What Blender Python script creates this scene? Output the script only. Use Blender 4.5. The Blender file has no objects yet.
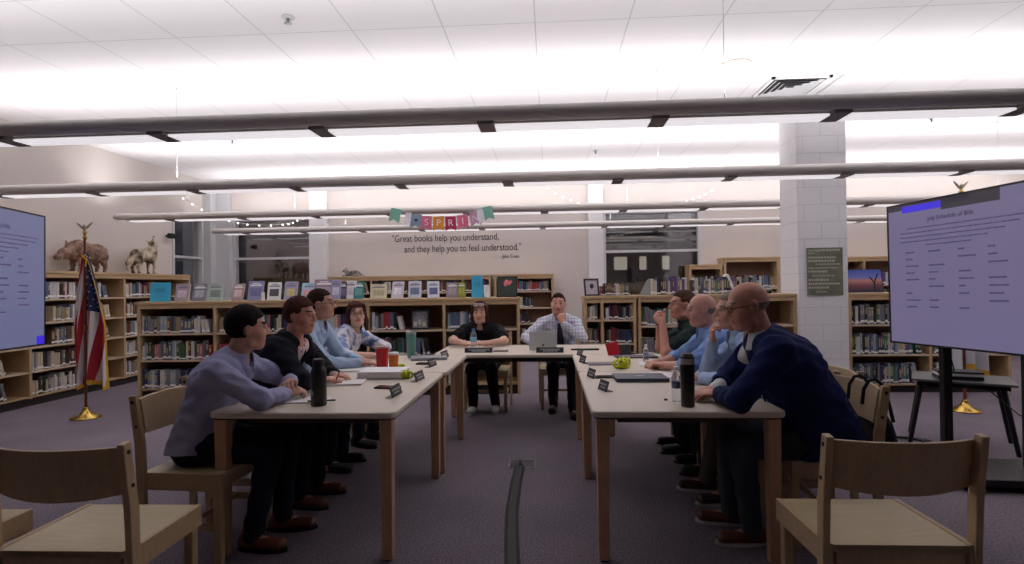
import bpy, bmesh, math, random
import numpy as np
from mathutils import Vector, Matrix

SC = bpy.context.scene
COL = SC.collection
PI = math.pi
random.seed(7)

# ---------------------------------------------------------------- camera, world, lights, exposure
F = 570.0
cam_d = bpy.data.cameras.new('camera'); cam = bpy.data.objects.new('camera', cam_d); COL.objects.link(cam)
cam_d.sensor_width = 36.0; cam_d.lens = 36.0 * F / 1024.0; cam_d.clip_start = .05; cam_d.clip_end = 100
_R = Matrix.Rotation(math.atan(37 / F), 4, 'Z') @ Matrix.Rotation(PI / 2 + math.radians(.45), 4, 'X') @ Matrix.Rotation(-.013, 4, 'Z')
cam.matrix_world = Matrix.Translation((0, 0, 1.35)) @ _R
SC.camera = cam

world = bpy.data.worlds.new('night'); SC.world = world; world.use_nodes = True
world.node_tree.nodes['Background'].inputs[0].default_value = (.018, .020, .028, 1)
world.node_tree.nodes['Background'].inputs[1].default_value = .6

SC.view_settings.view_transform = 'Standard'; SC.view_settings.look = 'None'
SC.view_settings.gamma = 1; SC.view_settings.use_curve_mapping = False
SC.view_settings.exposure = 0.32

BEAM_Z = 2.45
BEAM_Y = [3.60, 5.69, 8.00, 10.21]
def uplight(name, y, x0, x1, watts, z=BEAM_Z + .085, col=(1.0, .975, .985), tilt=0):
    l = bpy.data.lights.new(name, 'AREA'); l.shape = 'RECTANGLE'; l.size = x1 - x0; l.size_y = .07
    l.energy = watts; l.color = col; l.spread = math.radians(150)
    o = bpy.data.objects.new(name, l); COL.objects.link(o)
    o.location = ((x0 + x1) / 2, y, z); o.rotation_euler = (PI + tilt, 0, 0)
    return o
LW = 6.9     # watts per metre of uplight
for y_, k_, xa_ in zip(BEAM_Y, (.62, 1.04, 1.06, .95), (-6.4, -6.4, -6.35, -6.2)):
    uplight('beam_uplight', y_, xa_, 8.4, LW * 14.8 * k_)

# ---------------------------------------------------------------- materials
def s2l(c):
    c = c / 255.0
    return c / 12.92 if c <= .04045 else ((c + .055) / 1.055) ** 2.4
def rgb(r, g, b): return (s2l(r), s2l(g), s2l(b), 1.0)
_M = {}
def mat(name, c, rough=.6, metal=0, var=0., vscale=30, bump=0., bscale=200, trans=0, emit=None, estr=0, spec=.5, coat=0, stretch=None, sheen=0):
    if name in _M: return _M[name]
    m = bpy.data.materials.new(name); m.use_nodes = True; nt = m.node_tree; b = nt.nodes['Principled BSDF']
    col = rgb(*c)
    b.inputs['Base Color'].default_value = col
    b.inputs['Roughness'].default_value = rough; b.inputs['Metallic'].default_value = metal
    b.inputs['Specular IOR Level'].default_value = spec
    b.inputs['Transmission Weight'].default_value = trans
    b.inputs['Coat Weight'].default_value = coat
    if sheen: b.inputs['Sheen Weight'].default_value = sheen
    tc = None
    def coords():
        tc = nt.nodes.new('ShaderNodeTexCoord')
        if stretch:
            mp = nt.nodes.new('ShaderNodeMapping'); mp.inputs['Scale'].default_value = stretch
            nt.links.new(tc.outputs['Object'], mp.inputs['Vector']); return mp.outputs['Vector']
        return tc.outputs['Object']
    if var or not bump:
        v = var or .02
        n = nt.nodes.new('ShaderNodeTexNoise'); n.inputs['Scale'].default_value = vscale; n.inputs['Detail'].default_value = 4
        nt.links.new(coords(), n.inputs['Vector'])
        r = nt.nodes.new('ShaderNodeMapRange'); r.inputs['From Min'].default_value = .25; r.inputs['From Max'].default_value = .75
        r.inputs['To Min'].default_value = 1 - v; r.inputs['To Max'].default_value = 1 + v
        mx = nt.nodes.new('ShaderNodeVectorMath'); mx.operation = 'SCALE'; mx.inputs[0].default_value = col[:3]
        nt.links.new(n.outputs['Fac'], r.inputs['Value']); nt.links.new(r.outputs[0], mx.inputs['Scale'])
        nt.links.new(mx.outputs[0], b.inputs['Base Color'])
    if bump:
        n = nt.nodes.new('ShaderNodeTexNoise'); n.inputs['Scale'].default_value = bscale; n.inputs['Detail'].default_value = 3
        nt.links.new(coords(), n.inputs['Vector'])
        bp = nt.nodes.new('ShaderNodeBump'); bp.inputs['Strength'].default_value = bump; bp.inputs['Distance'].default_value = .01
        nt.links.new(n.outputs['Fac'], bp.inputs['Height']); nt.links.new(bp.outputs[0], b.inputs['Normal'])
    if emit:
        b.inputs['Emission Color'].default_value = rgb(*emit); b.inputs['Emission Strength'].default_value = estr
    _M[name] = m; return m
def nodes_of(m): return m.node_tree, m.node_tree.nodes['Principled BSDF']

M_wall = mat('wall_paint', (214, 205, 200), .75, var=.015, vscale=2)
M_pil = mat('pilaster_paint', (232, 230, 232), .7, var=.01, vscale=2)
M_trim = mat('white_frame', (205, 205, 208), .5)
M_wood = mat('maple', (190, 160, 122), .45, var=.10, vscale=14, stretch=(1, 1, 6))
M_wooddk = mat('maple_back', (140, 105, 84), .55, var=.08, vscale=10)
M_shelfedge = mat('shelf_edge', (205, 182, 156), .45, var=.06, vscale=14)
M_kick = mat('kick', (45, 38, 38), .7)
M_chair = mat('chair_beech', (184, 157, 122), .42, var=.10, vscale=12, stretch=(6, 6, 1))
M_seat = mat('seat_ply', (190, 172, 134), .40, var=.08, vscale=9, stretch=(1, 5, 1))
M_leg = mat('table_leg_beech', (196, 154, 122), .45, var=.10, vscale=12, stretch=(6, 6, 1))
M_top = mat('laminate', (214, 201, 187), .42, var=.02, vscale=120, spec=.35)
M_topedge = mat('laminate_edge', (196, 168, 150), .45, var=.04, vscale=30)
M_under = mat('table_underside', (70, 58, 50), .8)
M_tube = mat('light_housing', (212, 206, 202), .45, var=.01)
M_tubedk = mat('light_coupling', (142, 134, 130), .5)
M_lens = mat('light_lens', (235, 232, 232), .5, var=.10, vscale=140, emit=(235, 230, 235), estr=.68)
M_black = mat('black_plastic', (20, 20, 23), .4)
M_blackm = mat('black_metal', (24, 23, 27), .45, metal=.3)
M_steel = mat('steel', (190, 190, 195), .28, metal=1)
M_gold = mat('polished_brass', (214, 176, 92), .22, metal=1)
M_paper = mat('paper', (232, 228, 228), .8)
M_white = mat('white_plastic', (226, 226, 228), .4)
M_bolt = mat('bolt', (52, 38, 30), .4, metal=.5)

# carpet
M_carpet = mat('carpet', (130, 120, 132), .98, spec=.1, bump=.5, bscale=350)
nt, b = nodes_of(M_carpet)
tc = nt.nodes.new('ShaderNodeTexCoord'); n1 = nt.nodes.new('ShaderNodeTexNoise'); n1.inputs['Scale'].default_value = 90; n1.inputs['Detail'].default_value = 3
n2 = nt.nodes.new('ShaderNodeTexNoise'); n2.inputs['Scale'].default_value = 1.3
cr = nt.nodes.new('ShaderNodeValToRGB'); cr.color_ramp.elements[0].position = .35; cr.color_ramp.elements[0].color = rgb(108, 99, 110)
cr.color_ramp.elements[1].position = .68; cr.color_ramp.elements[1].color = rgb(152, 141, 152)
ad = nt.nodes.new('ShaderNodeMath'); ad.operation = 'MULTIPLY_ADD'; ad.inputs[1].default_value = .25
nt.links.new(tc.outputs['Object'], n1.inputs['Vector']); nt.links.new(tc.outputs['Object'], n2.inputs['Vector'])
nt.links.new(n2.outputs['Fac'], ad.inputs[0]); sb = nt.nodes.new('ShaderNodeMath'); sb.operation = 'SUBTRACT'; sb.inputs[1].default_value = .125
nt.links.new(n1.outputs['Fac'], sb.inputs[0]); nt.links.new(sb.outputs[0], ad.inputs[2]); nt.links.new(ad.outputs[0], cr.inputs['Fac'])
nt.links.new(cr.outputs['Color'], b.inputs['Base Color'])

# lay-in ceiling tiles: grid lines every .655 x .60
def grid_mat(name, base, line, px, py, ox, oy, w, rough=.85, stagger=False, axes='XY', bumpd=.01):
    m = mat(name, base, rough, spec=.2); nt, b = nodes_of(m)
    tc = nt.nodes.new('ShaderNodeTexCoord'); sp = nt.nodes.new('ShaderNodeSeparateXYZ'); nt.links.new(tc.outputs['Object'], sp.inputs[0])
    def mth(op, a, v=None, v2=None):
        q = nt.nodes.new('ShaderNodeMath'); q.operation = op
        for i, s in enumerate((a, v, v2)):
            if s is None: continue
            if isinstance(s, (int, float)): q.inputs[i].default_value = s
            else: nt.links.new(s, q.inputs[i])
        return q.outputs[0]
    A, B = (sp.outputs[axes[0]], sp.outputs[axes[1]])
    v = mth('DIVIDE', mth('SUBTRACT', B, oy), py)
    u = mth('DIVIDE', mth('SUBTRACT', A, ox), px)
    if stagger: u = mth('ADD', u, mth('MULTIPLY', mth('FLOOR', v), .5))
    def ln(t, wd):
        fr = mth('FRACT', mth('ADD', t, .5)); return mth('LESS_THAN', mth('ABSOLUTE', mth('SUBTRACT', fr, .5)), wd)
    msk = mth('MAXIMUM', ln(u, w / px), ln(v, w / py))
    mx = nt.nodes.new('ShaderNodeMix'); mx.data_type = 'RGBA'; mx.inputs[6].default_value = rgb(*base); mx.inputs[7].default_value = rgb(*line)
    nt.links.new(msk, mx.inputs[0]); nt.links.new(mx.outputs[2], b.inputs['Base Color'])
    bp = nt.nodes.new('ShaderNodeBump'); bp.inputs['Distance'].default_value = bumpd; bp.inputs['Strength'].default_value = .6; bp.invert = True
    nt.links.new(msk, bp.inputs['Height']); nt.links.new(bp.outputs[0], b.inputs['Normal'])
    return m
M_ceil = grid_mat('ceiling_tiles', (228, 225, 227), (200, 197, 199), .7506, .690, -.084, 4.572, .005)
M_block = grid_mat('painted_block', (226, 224, 227), (208, 206, 210), .40, .203, 3.02, .04, .004, rough=.6, stagger=True, axes='XZ')

# ---------------------------------------------------------------- mesh helpers
class MB:
    def __init__(s): s.v = []; s.f = []; s.m = []; s.sm = []
    def add(s, vs, fs, mi=0, smooth=False):
        o = len(s.v); s.v += [tuple(v) for v in vs]
        for f in fs: s.f.append(tuple(i + o for i in f)); s.m.append(mi); s.sm.append(smooth)
        return s
    def box(s, x0, y0, z0, x1, y1, z1, mi=0, M=None):
        vs = [Vector((x, y, z)) for z in (z0, z1) for y in (y0, y1) for x in (x0, x1)]
        if M is not None: vs = [M @ v for v in vs]
        return s.add(vs, [(0, 2, 3, 1), (4, 5, 7, 6), (0, 1, 5, 4), (2, 6, 7, 3), (0, 4, 6, 2), (1, 3, 7, 5)], mi)
    def cbox(s, c, d, mi=0, M=None):
        return s.box(c[0] - d[0] / 2, c[1] - d[1] / 2, c[2] - d[2] / 2, c[0] + d[0] / 2, c[1] + d[1] / 2, c[2] + d[2] / 2, mi, M)
    def cone(s, a, b, r0, r1, n=16, mi=0, caps=True):
        a = Vector(a); b = Vector(b); d = (b - a).normalized(); p = d.orthogonal().normalized(); q = d.cross(p)
        vs = []
        for c, r in ((a, r0), (b, r1)):
            for i in range(n):
                t = 2 * PI * i / n; vs.append(c + (p * math.cos(t) + q * math.sin(t)) * r)
        s.add(vs, [(i, (i + 1) % n, n + (i + 1) % n, n + i) for i in range(n)], mi, True)
        if caps:
            s.add([vs[i] for i in range(n)], [tuple(reversed(range(n)))], mi); s.add(vs[n:], [tuple(range(n))], mi)
        return s
    def lathe(s, prof, n=24, c=(0, 0, 0), mi=0, mfun=None):
        vs = []; c = Vector(c)
        for r, z in prof:
            for i in range(n):
                t = 2 * PI * i / n; vs.append(c + Vector((r * math.cos(t), r * math.sin(t), z)))
        o = len(s.v); s.v += [tuple(v) for v in vs]
        for k in range(len(prof) - 1):
            for i in range(n):
                s.f.append((o + k * n + i, o + k * n + (i + 1) % n, o + (k + 1) * n + (i + 1) % n, o + (k + 1) * n + i))
                s.m.append(mfun(k) if mfun else mi); s.sm.append(True)
        s.f.append(tuple(o + i for i in reversed(range(n)))); s.m.append(mfun(0) if mfun else mi); s.sm.append(False)
        k = len(prof) - 1
        s.f.append(tuple(o + k * n + i for i in range(n))); s.m.append(mfun(k - 1) if mfun else mi); s.sm.append(False)
        return s
    def tube(s, pts, r, n=8, mi=0, closed=False):
        pts = [Vector(p) for p in pts]; vs = []; N = len(pts); up = None
        for k, p in enumerate(pts):
            if closed: d = pts[(k + 1) % N] - pts[k - 1]
            else: d = pts[min(k + 1, N - 1)] - pts[max(k - 1, 0)]
            d.normalize()
            if up is None: up = d.orthogonal().normalized()
            up = (up - d * up.dot(d)).normalized(); q = d.cross(up)
            rr = r[k] if isinstance(r, (list, tuple)) else r
            for i in range(n):
                t = 2 * PI * i / n; vs.append(p + (up * math.cos(t) + q * math.sin(t)) * rr)
        fs = []
        for k in range(N if closed else N - 1):
            for i in range(n):
                k2 = (k + 1) % N
                fs.append((k * n + i, k * n + (i + 1) % n, k2 * n + (i + 1) % n, k2 * n + i))
        s.add(vs, fs, mi, True)
        if not closed:
            s.add([vs[i] for i in range(n)], [tuple(reversed(range(n)))], mi); s.add(vs[-n:], [tuple(range(n))], mi)
        return s
    def prism(s, poly, z0, z1, mi=0, M=None):
        n = len(poly); vs = [Vector((x, y, z0)) for x, y in poly] + [Vector((x, y, z1)) for x, y in poly]
        if M is not None: vs = [M @ v for v in vs]
        return s.add(vs, [tuple(reversed(range(n))), tuple(range(n, 2 * n))] + [(i, (i + 1) % n, n + (i + 1) % n, n + i) for i in range(n)], mi)
    def build(s, name, mats, parent=None, loc=None, bevel=0, subs=0, segs=2):
        me = bpy.data.meshes.new(name); me.from_pydata(s.v, [], s.f)
        for m in (mats if isinstance(mats, (list, tuple)) else [mats]): me.materials.append(m)
        me.polygons.foreach_set('material_index', s.m); me.polygons.foreach_set('use_smooth', s.sm); me.update()
        o = bpy.data.objects.new(name, me); COL.objects.link(o)
        if parent: o.parent = parent
        if loc: o.location = loc
        if bevel:
            md = o.modifiers.new('bevel', 'BEVEL'); md.width = bevel; md.segments = segs; md.limit_method = 'ANGLE'; md.angle_limit = math.radians(50)
        return o

def tag(o, label, cat, group=None, kind=None):
    o['label'] = label; o['category'] = cat
    if group: o['group'] = group
    if kind: o['kind'] = kind
    return o
def thing(name, label, cat, loc=(0, 0, 0), rz=0, group=None):
    o = bpy.data.objects.new(name, None); COL.objects.link(o); o.empty_display_size = .1
    o.location = loc; o.rotation_euler = (0, 0, rz); return tag(o, label, cat, group)
def struct(name, mb, m, **k):
    o = mb.build(name, m, **k); o['kind'] = 'structure'; return o
def dup(o, loc, rz, label, parent=None):
    r = o.copy(); COL.objects.link(r)
    if parent is None: r.location = loc; r.rotation_euler = (0, 0, rz); r['label'] = label
    else: r.parent = parent
    for ch in list(o.children): dup(ch, None, None, None, r)
    return r
def text(name, body, size, m, parent=None, loc=(0, 0, 0), rot=(PI / 2, 0, 0), ext=.001, align='CENTER', width=None):
    c = bpy.data.curves.new(name, 'FONT'); c.body = body; c.size = size; c.extrude = ext; c.align_x = align; c.align_y = 'CENTER'
    c.materials.append(m); tmp = bpy.data.objects.new(name, c); COL.objects.link(tmp); bpy.context.view_layer.update()
    me = bpy.data.meshes.new_from_object(tmp.evaluated_get(bpy.context.evaluated_depsgraph_get()))
    bpy.data.objects.remove(tmp); o = bpy.data.objects.new(name, me); COL.objects.link(o)
    if not me.materials: me.materials.append(m)
    if width:
        xs = [v.co.x for v in me.vertices]; k = width / (max(xs) - min(xs))
        for v in me.vertices: v.co.x *= k
    o.location = loc; o.rotation_euler = rot
    if parent: o.parent = parent
    return o

# ---------------------------------------------------------------- the room
XL, XR, YB, YF, ZC = -6.6, 8.6, 10.8, -3.2, 3.47
struct('floor', MB().box(XL - .2, YF - .2, -.1, XR + .2, YB + .2, 0), M_carpet)
struct('ceiling', MB().box(XL - .2, YF - .2, ZC, XR + .2, YB + .2, ZC + .1), M_ceil)
W1 = (-6.17, -4.60); W2 = (1.03, 2.82); WZ = (.92, 2.74)
wb = MB()
wb.box(XL - .2, YB, 0, W1[0], YB + .2, ZC).box(W1[1], YB, 0, W2[0], YB + .2, ZC).box(W2[1], YB, 0, XR + .2, YB + .2, ZC)
for w in (W1, W2):
    wb.box(w[0], YB, 0, w[1], YB + .2, WZ[0]).box(w[0], YB, WZ[1], w[1], YB + .2, ZC)
struct('wall_back', wb, M_wall)
WL = (9.62, 10.5)
wl = MB().box(XL - .2, YF, 0, XL, WL[0], ZC).box(XL - .2, WL[1], 0, XL, YB, ZC).box(XL - .2, WL[0], 0, XL, WL[1], WZ[0]).box(XL - .2, WL[0], WZ[1], XL, WL[1], ZC)
struct('wall_left', wl, M_wall)
struct('wall_right', MB().box(XR, YF, 0, XR + .2, YB, ZC), M_wall)
struct('wall_front', MB().box(XL - .2, YF - .2, 0, XR + .2, YF, ZC), M_wall)
struct('trim_1', MB().box(-4.60, YB - .10, 0, -4.26, YB, ZC), M_pil)
struct('trim_2', MB().box(.75, YB - .10, 0, 1.02, YB, ZC), M_pil)
struct('trim_3', MB().box(-6.6, YB - .3, 0, -6.45, YB, ZC).box(-6.45, YB - .12, 0, -6.19, YB, ZC), M_trim)

M_glass = bpy.data.materials.new('night_glass'); M_glass.use_nodes = True
nt, b = nodes_of(M_glass)
gl_ = nt.nodes.new('ShaderNodeBsdfGlossy'); gl_.inputs['Roughness'].default_value = .04; gl_.inputs['Color'].default_value = (.85, .85, .87, 1)
tp_ = nt.nodes.new('ShaderNodeBsdfTransparent'); ms_ = nt.nodes.new('ShaderNodeMixShader'); ms_.inputs[0].default_value = .15
nt.links.new(tp_.outputs[0], ms_.inputs[1]); nt.links.new(gl_.outputs[0], ms_.inputs[2]); nt.links.new(ms_.outputs[0], nt.nodes['Material Output'].inputs['Surface'])
def window(name, axis, a0, a1, rail):
    root = bpy.data.objects.new(name, None); COL.objects.link(root); root['kind'] = 'structure'
    fr = MB(); gl = MB()
    def bx(mb, u0, z0, u1, z1, d0, d1):
        if axis == 'x': mb.box(u0, YB + d0, z0, u1, YB + d1, z1)
        else: mb.box(XL - d1, u0, z0, XL - d0, u1, z1)
    t = .045
    bx(fr, a0 - .02, WZ[0] - .02, a0 + t, WZ[1] + .02, -.012, .1); bx(fr, a1 - t, WZ[0] - .02, a1 + .02, WZ[1] + .02, -.012, .1)
    bx(fr, a0 + t, WZ[1] - t, a1 - t, WZ[1] + .02, -.012, .1); bx(fr, a0 + t, WZ[0] - .02, a1 - t, WZ[0] + t, -.012, .1)
    for r in rail: bx(fr, a0 + t, r - .022, a1 - t, r + .022, -.012, .1)
    bx(gl, a0 + t, WZ[0] + t, a1 - t, WZ[1] - t, .05, .058)
    fr.build('window_frame', M_trim, root, bevel=.004)
    gl.build('pane', M_glass, root)
window('window_1', 'x', W1[0], W1[1], [1.96])
window('window_2', 'x', W2[0], W2[1], [1.98])
window('window_3', 'y', WL[0], WL[1], [1.96])
sh = MB().box(W2[0] + .02, YB - .03, 2.56, W2[1] - .02, YB - .02, 2.70)
# the night outside: a dark courtyard wall; added glowing panes imitate reflections in the glass
ow = MB().box(-12, 19.0, 0, 14, 19.2, 5)
struct('wall_courtyard', ow, mat('courtyard_brick', (60, 52, 50), .9, var=.2, vscale=8))
for k, (x, w_) in enumerate(((2.15, .42), (2.98, .22), (3.72, .22))):
    w = MB().box(x, 18.96, 1.85, x + w_, 18.99, 2.28).build('reflection_pane', mat('reflection_glow', (120, 110, 100), .5, emit=(190, 180, 165), estr=.5))
    tag(w, ('dim glowing pane imitating a reflection in the glass, lowest left behind the framed photo', 'dim glowing pane imitating a reflection in the glass, middle one', 'dim glowing pane imitating a reflection in the glass, nearest the window post')[k], 'window', 'added panes imitating reflections in the glass')

# block column
struct('column', MB().box(2.944, 6.95, 0, 3.516, 7.46, ZC), M_block, bevel=.012)

# ---------------------------------------------------------------- hanging linear lights
def beam(y, x0, x1, label, off, hangers):
    t = thing('linear_light', label, 'ceiling light', (0, y, BEAM_Z), 0, 'long tubular uplights hung in parallel rows')
    n = 28; prof = []
    for i in range(n):
        a = 2 * PI * i / n; prof.append((.062 * math.cos(a), .047 * math.sin(a)))
    mb = MB(); vs = [(x0, p, q) for p, q in prof] + [(x1, p, q) for p, q in prof]
    mb.add(vs, [(i, n + i, n + (i + 1) % n, (i + 1) % n) for i in range(n)], 0, True)
    mb.build('housing', M_tube, t)
    mb = MB()
    for x in (x0, x1):
        s = 1 if x == x1 else -1
        mb.cone((x, 0, 0), (x + s * .03, 0, 0), .046, .034, 20)
    mb.build('end_cap', M_tube, t)
    MB().box(x0 + .15, .055, -.062, x1 - .15, .20, -.052).build('lens_strip', M_lens, t)
    MB().box(x0 + .1, .05, -.05, x1 - .1, .215, -.035).build('tray', M_tube, t)
    x = x0 + off
    while x < x1 - .1:
        MB().box(x - .055, -.01, -.066, x + .055, .205, -.03).build('coupling', M_tubedk, t, bevel=.008)
        x += 1.10
    for x in hangers:
        o = MB().cone((x, 0, .03), (x, 0, ZC - BEAM_Z), .0028, .0028, 6).cone((x, 0, ZC - BEAM_Z - .03), (x, 0, ZC - BEAM_Z), .004, .018, 8)
        o.build('hanger', M_trim, t)
    return t
beam(BEAM_Y[0], -6.4, 8.4, 'nearest and thickest grey tubular light crossing above the tables', .55 + 2.16, [-3.7, 1.1, 5.9])
beam(BEAM_Y[1], -6.4, 8.4, 'second grey tubular light from the front, reaching both side walls', .5, [-3.85, 1.09, 6.0])
beam(BEAM_Y[2], -6.35, 8.4, 'third grey tubular light, just over the paper letter banner', .8, [-3.65, 1.1, 6.0])
beam(BEAM_Y[3], -6.2, 8.4, 'farthest thin tubular light, crossing in front of the wall quotation', .6, [-3.7, 1.1, 6.0])

# ---------------------------------------------------------------- ceiling fittings
def sprinkler(x, y, label):
    t = thing('sprinkler_head', label, 'sprinkler', (x, y, ZC), 0, 'sprinkler heads on the ceiling')
    MB().lathe([(.05, 0), (.05, -.006), (.02, -.012)], 20).build('escutcheon', M_trim, t)
    MB().lathe([(.012, -.01), (.012, -.045), (.03, -.05), (.03, -.053), (.004, -.055)], 16).build('deflector', M_steel, t)
sprinkler(-2.0, 4.30, 'chrome sprinkler head on the near ceiling, above the left table')
sprinkler(-4.43, 7.75, 'small sprinkler head on the ceiling between first and second light, left side')
sprinkler(.757, 9.0, 'small sprinkler head on the ceiling near the middle, before the third light')
sprinkler(5.0, 7.75, 'small sprinkler head on the ceiling right of the block column')
sp = thing('ceiling_speaker', 'round cream speaker grille set in the ceiling', 'speaker', (1.83, 5.64, ZC))
MB().lathe([(.16, 0), (.16, -.008), (.145, -.014)], 32).build('rim', mat('cream_rim', (222, 214, 196), .5), sp)
MB().lathe([(.145, -.008), (.145, -.012), (.01, -.013)], 32).build('grille', mat('cream_grille', (212, 202, 178), .7, bump=.4, bscale=300), sp)
v = thing('air_vent', 'square slatted air vent in a white frame on the ceiling', 'vent', (2.62, 6.30, ZC - .002))
fr = MB()
for a in range(4):
    Mr = Matrix.Rotation(a * PI / 2, 4, 'Z'); fr.box(-.3, .27, -.02, .3, .3, 0, M=Mr)
fr.build('frame', M_white, v)
MB().box(-.27, -.27, -.004, .27, .27, -.001).build('backing', mat('vent_dark', (60, 58, 60), .8), v)
for k in range(4):
    r = .25 - k * .058; q = MB()
    for a in range(4):
        Mr = Matrix.Rotation(a * PI / 2, 4, 'Z')
        q.add([Mr @ Vector(p) for p in ((-r, r, -.024), (r, r, -.024), (r - .034, r - .034, -.005), (-r + .034, r - .034, -.005))], [(0, 1, 2, 3)])
    q.build('slat', M_trim, v)
wp = MB().box(3.02, 5.98, ZC - .02, 3.16, 6.62, ZC - .002).build('vent_deflector', M_white); tag(wp, 'white strip panel on the ceiling beside the air vent', 'panel')
# ---------------------------------------------------------------- bookcases
def bookcase(label, x, y, rz, bays, height, depth, boards, back=True, group=None, kick=.09, name='bookcase', top_over=.01, endth=.035):
    """local x along the front, front face at y=0, depth towards +y; bays = list of widths"""
    t = thing(name, label, 'bookcase', (x, y, 0), rz, group)
    W = sum(bays); th = .022
    xs = [0]
    for w in bays: xs.append(xs[-1] + w)
    for i, q in enumerate(xs):
        if i in (0, len(xs) - 1):
            a = q if i == 0 else q - endth
            MB().box(a, 0, 0, a + endth, depth, height - .035).build('side_panel', M_wood, t, bevel=.003)
        else:
            MB().box(q - .018, .002, kick, q + .018, depth - .01, height - .035).build('divider', M_wood, t, bevel=.003)
    MB().box(-top_over, -.008, height - .035, W + top_over, depth + .005, height).build('top', M_wood, t, bevel=.005)
    MB().box(.035, .004, height - .085, W - .035, .022, height - .036).build('top_rail', M_wood, t)
    MB().box(.03, .04, 0, W - .03, depth - .02, kick - .001).build('kick_base', M_kick, t)
    if back: MB().box(.03, depth - .02, kick, W - .03, depth - .008, height - .036).build('back_panel', M_wooddk, t)
    for i in range(len(bays)):
        a = xs[i] + (endth if i == 0 else .0185); c = xs[i + 1] - (endth if i == len(bays) - 1 else .0185)
        for z in boards:
            MB().box(a, .006, z - th, c, depth - .021, z).build('shelf', M_shelfedge if z > kick + .05 else M_wood, t, bevel=.002)
    t['bk_dims'] = 0
    del t['bk_dims']
    return t, xs

# one book mesh per style: unit box, spine towards -y; colour of the cover from the object colour
def cover_mat():
    m = mat('book_cover', (200, 200, 200), .45); nt, b = nodes_of(m)
    oi = nt.nodes.new('ShaderNodeObjectInfo'); nt.links.new(oi.outputs['Color'], b.inputs['Base Color']); return m
def title_mat():
    m = mat('book_title', (200, 200, 200), .5); nt, b = nodes_of(m)
    oi = nt.nodes.new('ShaderNodeObjectInfo')
    inv = nt.nodes.new('ShaderNodeMix'); inv.data_type = 'RGBA'; inv.inputs[0].default_value = .55
    inv.inputs[7].default_value = rgb(220, 205, 150)
    nt.links.new(oi.outputs['Color'], inv.inputs[6]); nt.links.new(inv.outputs[2], b.inputs['Base Color']); return m
M_cov = cover_mat(); M_tit = title_mat(); M_pages = mat('pages', (222, 212, 190), .85, var=.05, vscale=60); M_lab = mat('call_label', (232, 230, 226), .7)
def book_mesh(style):
    mb = MB()
    # spine slightly rounded, boards, page block inset
    n = 5; pts = []
    for i in range(n + 1):
        a = PI * i / n; pts.append((.5 - .5 * math.cos(a), .03 - .05 * math.sin(a)))
    sp = [(p[0], p[1]) for p in pts]
    mb.prism([(0, 1)] + sp + [(1, 1), (.9, 1), (.9, .06), (.1, .06), (.1, 1)], 0, 1, 0)
    mb.box(.1, .06, .02, .9, .96, .98, 1)
    mb.box(.04, -.026, .10 if style != 2 else .05, .96, .02, .22 if style != 2 else .13, 2)
    if style == 1:
        mb.box(.2, -.03, .38, .8, .0, .86, 3)
    if style == 0:
        mb.box(.03, -.03, .90, .97, .0, .93, 3); mb.box(.25, -.03, .5, .75, .0, .8, 3)
    me = bpy.data.meshes.new('book'); me.from_pydata(mb.v, [], mb.f)
    for m in (M_cov, M_pages, M_lab, M_tit): me.materials.append(m)
    me.polygons.foreach_set('material_index', mb.m); me.update(); return me
BOOKM = [book_mesh(0), book_mesh(1), book_mesh(2)]
COLN = {
 'dark red': (110, 30, 36), 'navy blue': (38, 46, 84), 'black': (26, 26, 30), 'cream': (214, 202, 176), 'white': (222, 222, 224),
 'grey': (128, 130, 136), 'slate blue': (88, 108, 140), 'teal': (52, 122, 120), 'brown': (92, 64, 48), 'green': (52, 92, 62),
 'purple': (98, 70, 132), 'pink': (196, 110, 130), 'mustard yellow': (190, 160, 60), 'tan': (170, 144, 110), 'bright red': (176, 42, 48), 'pale blue': (158, 184, 206)}
COLN = {k: tuple(int(v * .80 + w * .20) for v, w in zip(c, (104, 94, 92))) for k, c in COLN.items()}
PAL = {
 'mixed': ['dark red', 'navy blue', 'black', 'cream', 'white', 'grey', 'slate blue', 'teal', 'brown', 'bright red', 'pale blue', 'tan', 'pink', 'green'],
 'pale': ['white', 'cream', 'grey', 'white', 'slate blue', 'tan', 'white', 'brown', 'cream', 'grey', 'dark red', 'black'],
 'dark': ['black', 'brown', 'dark red', 'grey', 'navy blue', 'white', 'tan', 'green', 'cream', 'black', 'slate blue', 'purple'],
 'cool': ['white', 'grey', 'slate blue', 'teal', 'black', 'green', 'pale blue', 'grey', 'cream', 'navy blue', 'purple'],
 'blue': ['pale blue', 'slate blue', 'grey', 'navy blue', 'white', 'slate blue', 'black', 'pale blue']}
ORD = ['first', 'second', 'third', 'fourth', 'fifth', 'sixth', 'seventh', 'eighth', 'ninth', 'tenth', 'eleventh', 'twelfth', 'thirteenth', 'fourteenth',
       'fifteenth', 'sixteenth', 'seventeenth', 'eighteenth', 'nineteenth', 'twentieth', 'twenty-first', 'twenty-second', 'twenty-third', 'twenty-fourth', 'twenty-fifth',
       'twenty-sixth', 'twenty-seventh', 'twenty-eighth', 'twenty-ninth', 'thirtieth', 'thirty-first', 'thirty-second', 'thirty-third', 'thirty-fourth']
BOOKS = []      # (priority, matrix, colour name, style, label, group)
rb = random.Random(11)
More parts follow.
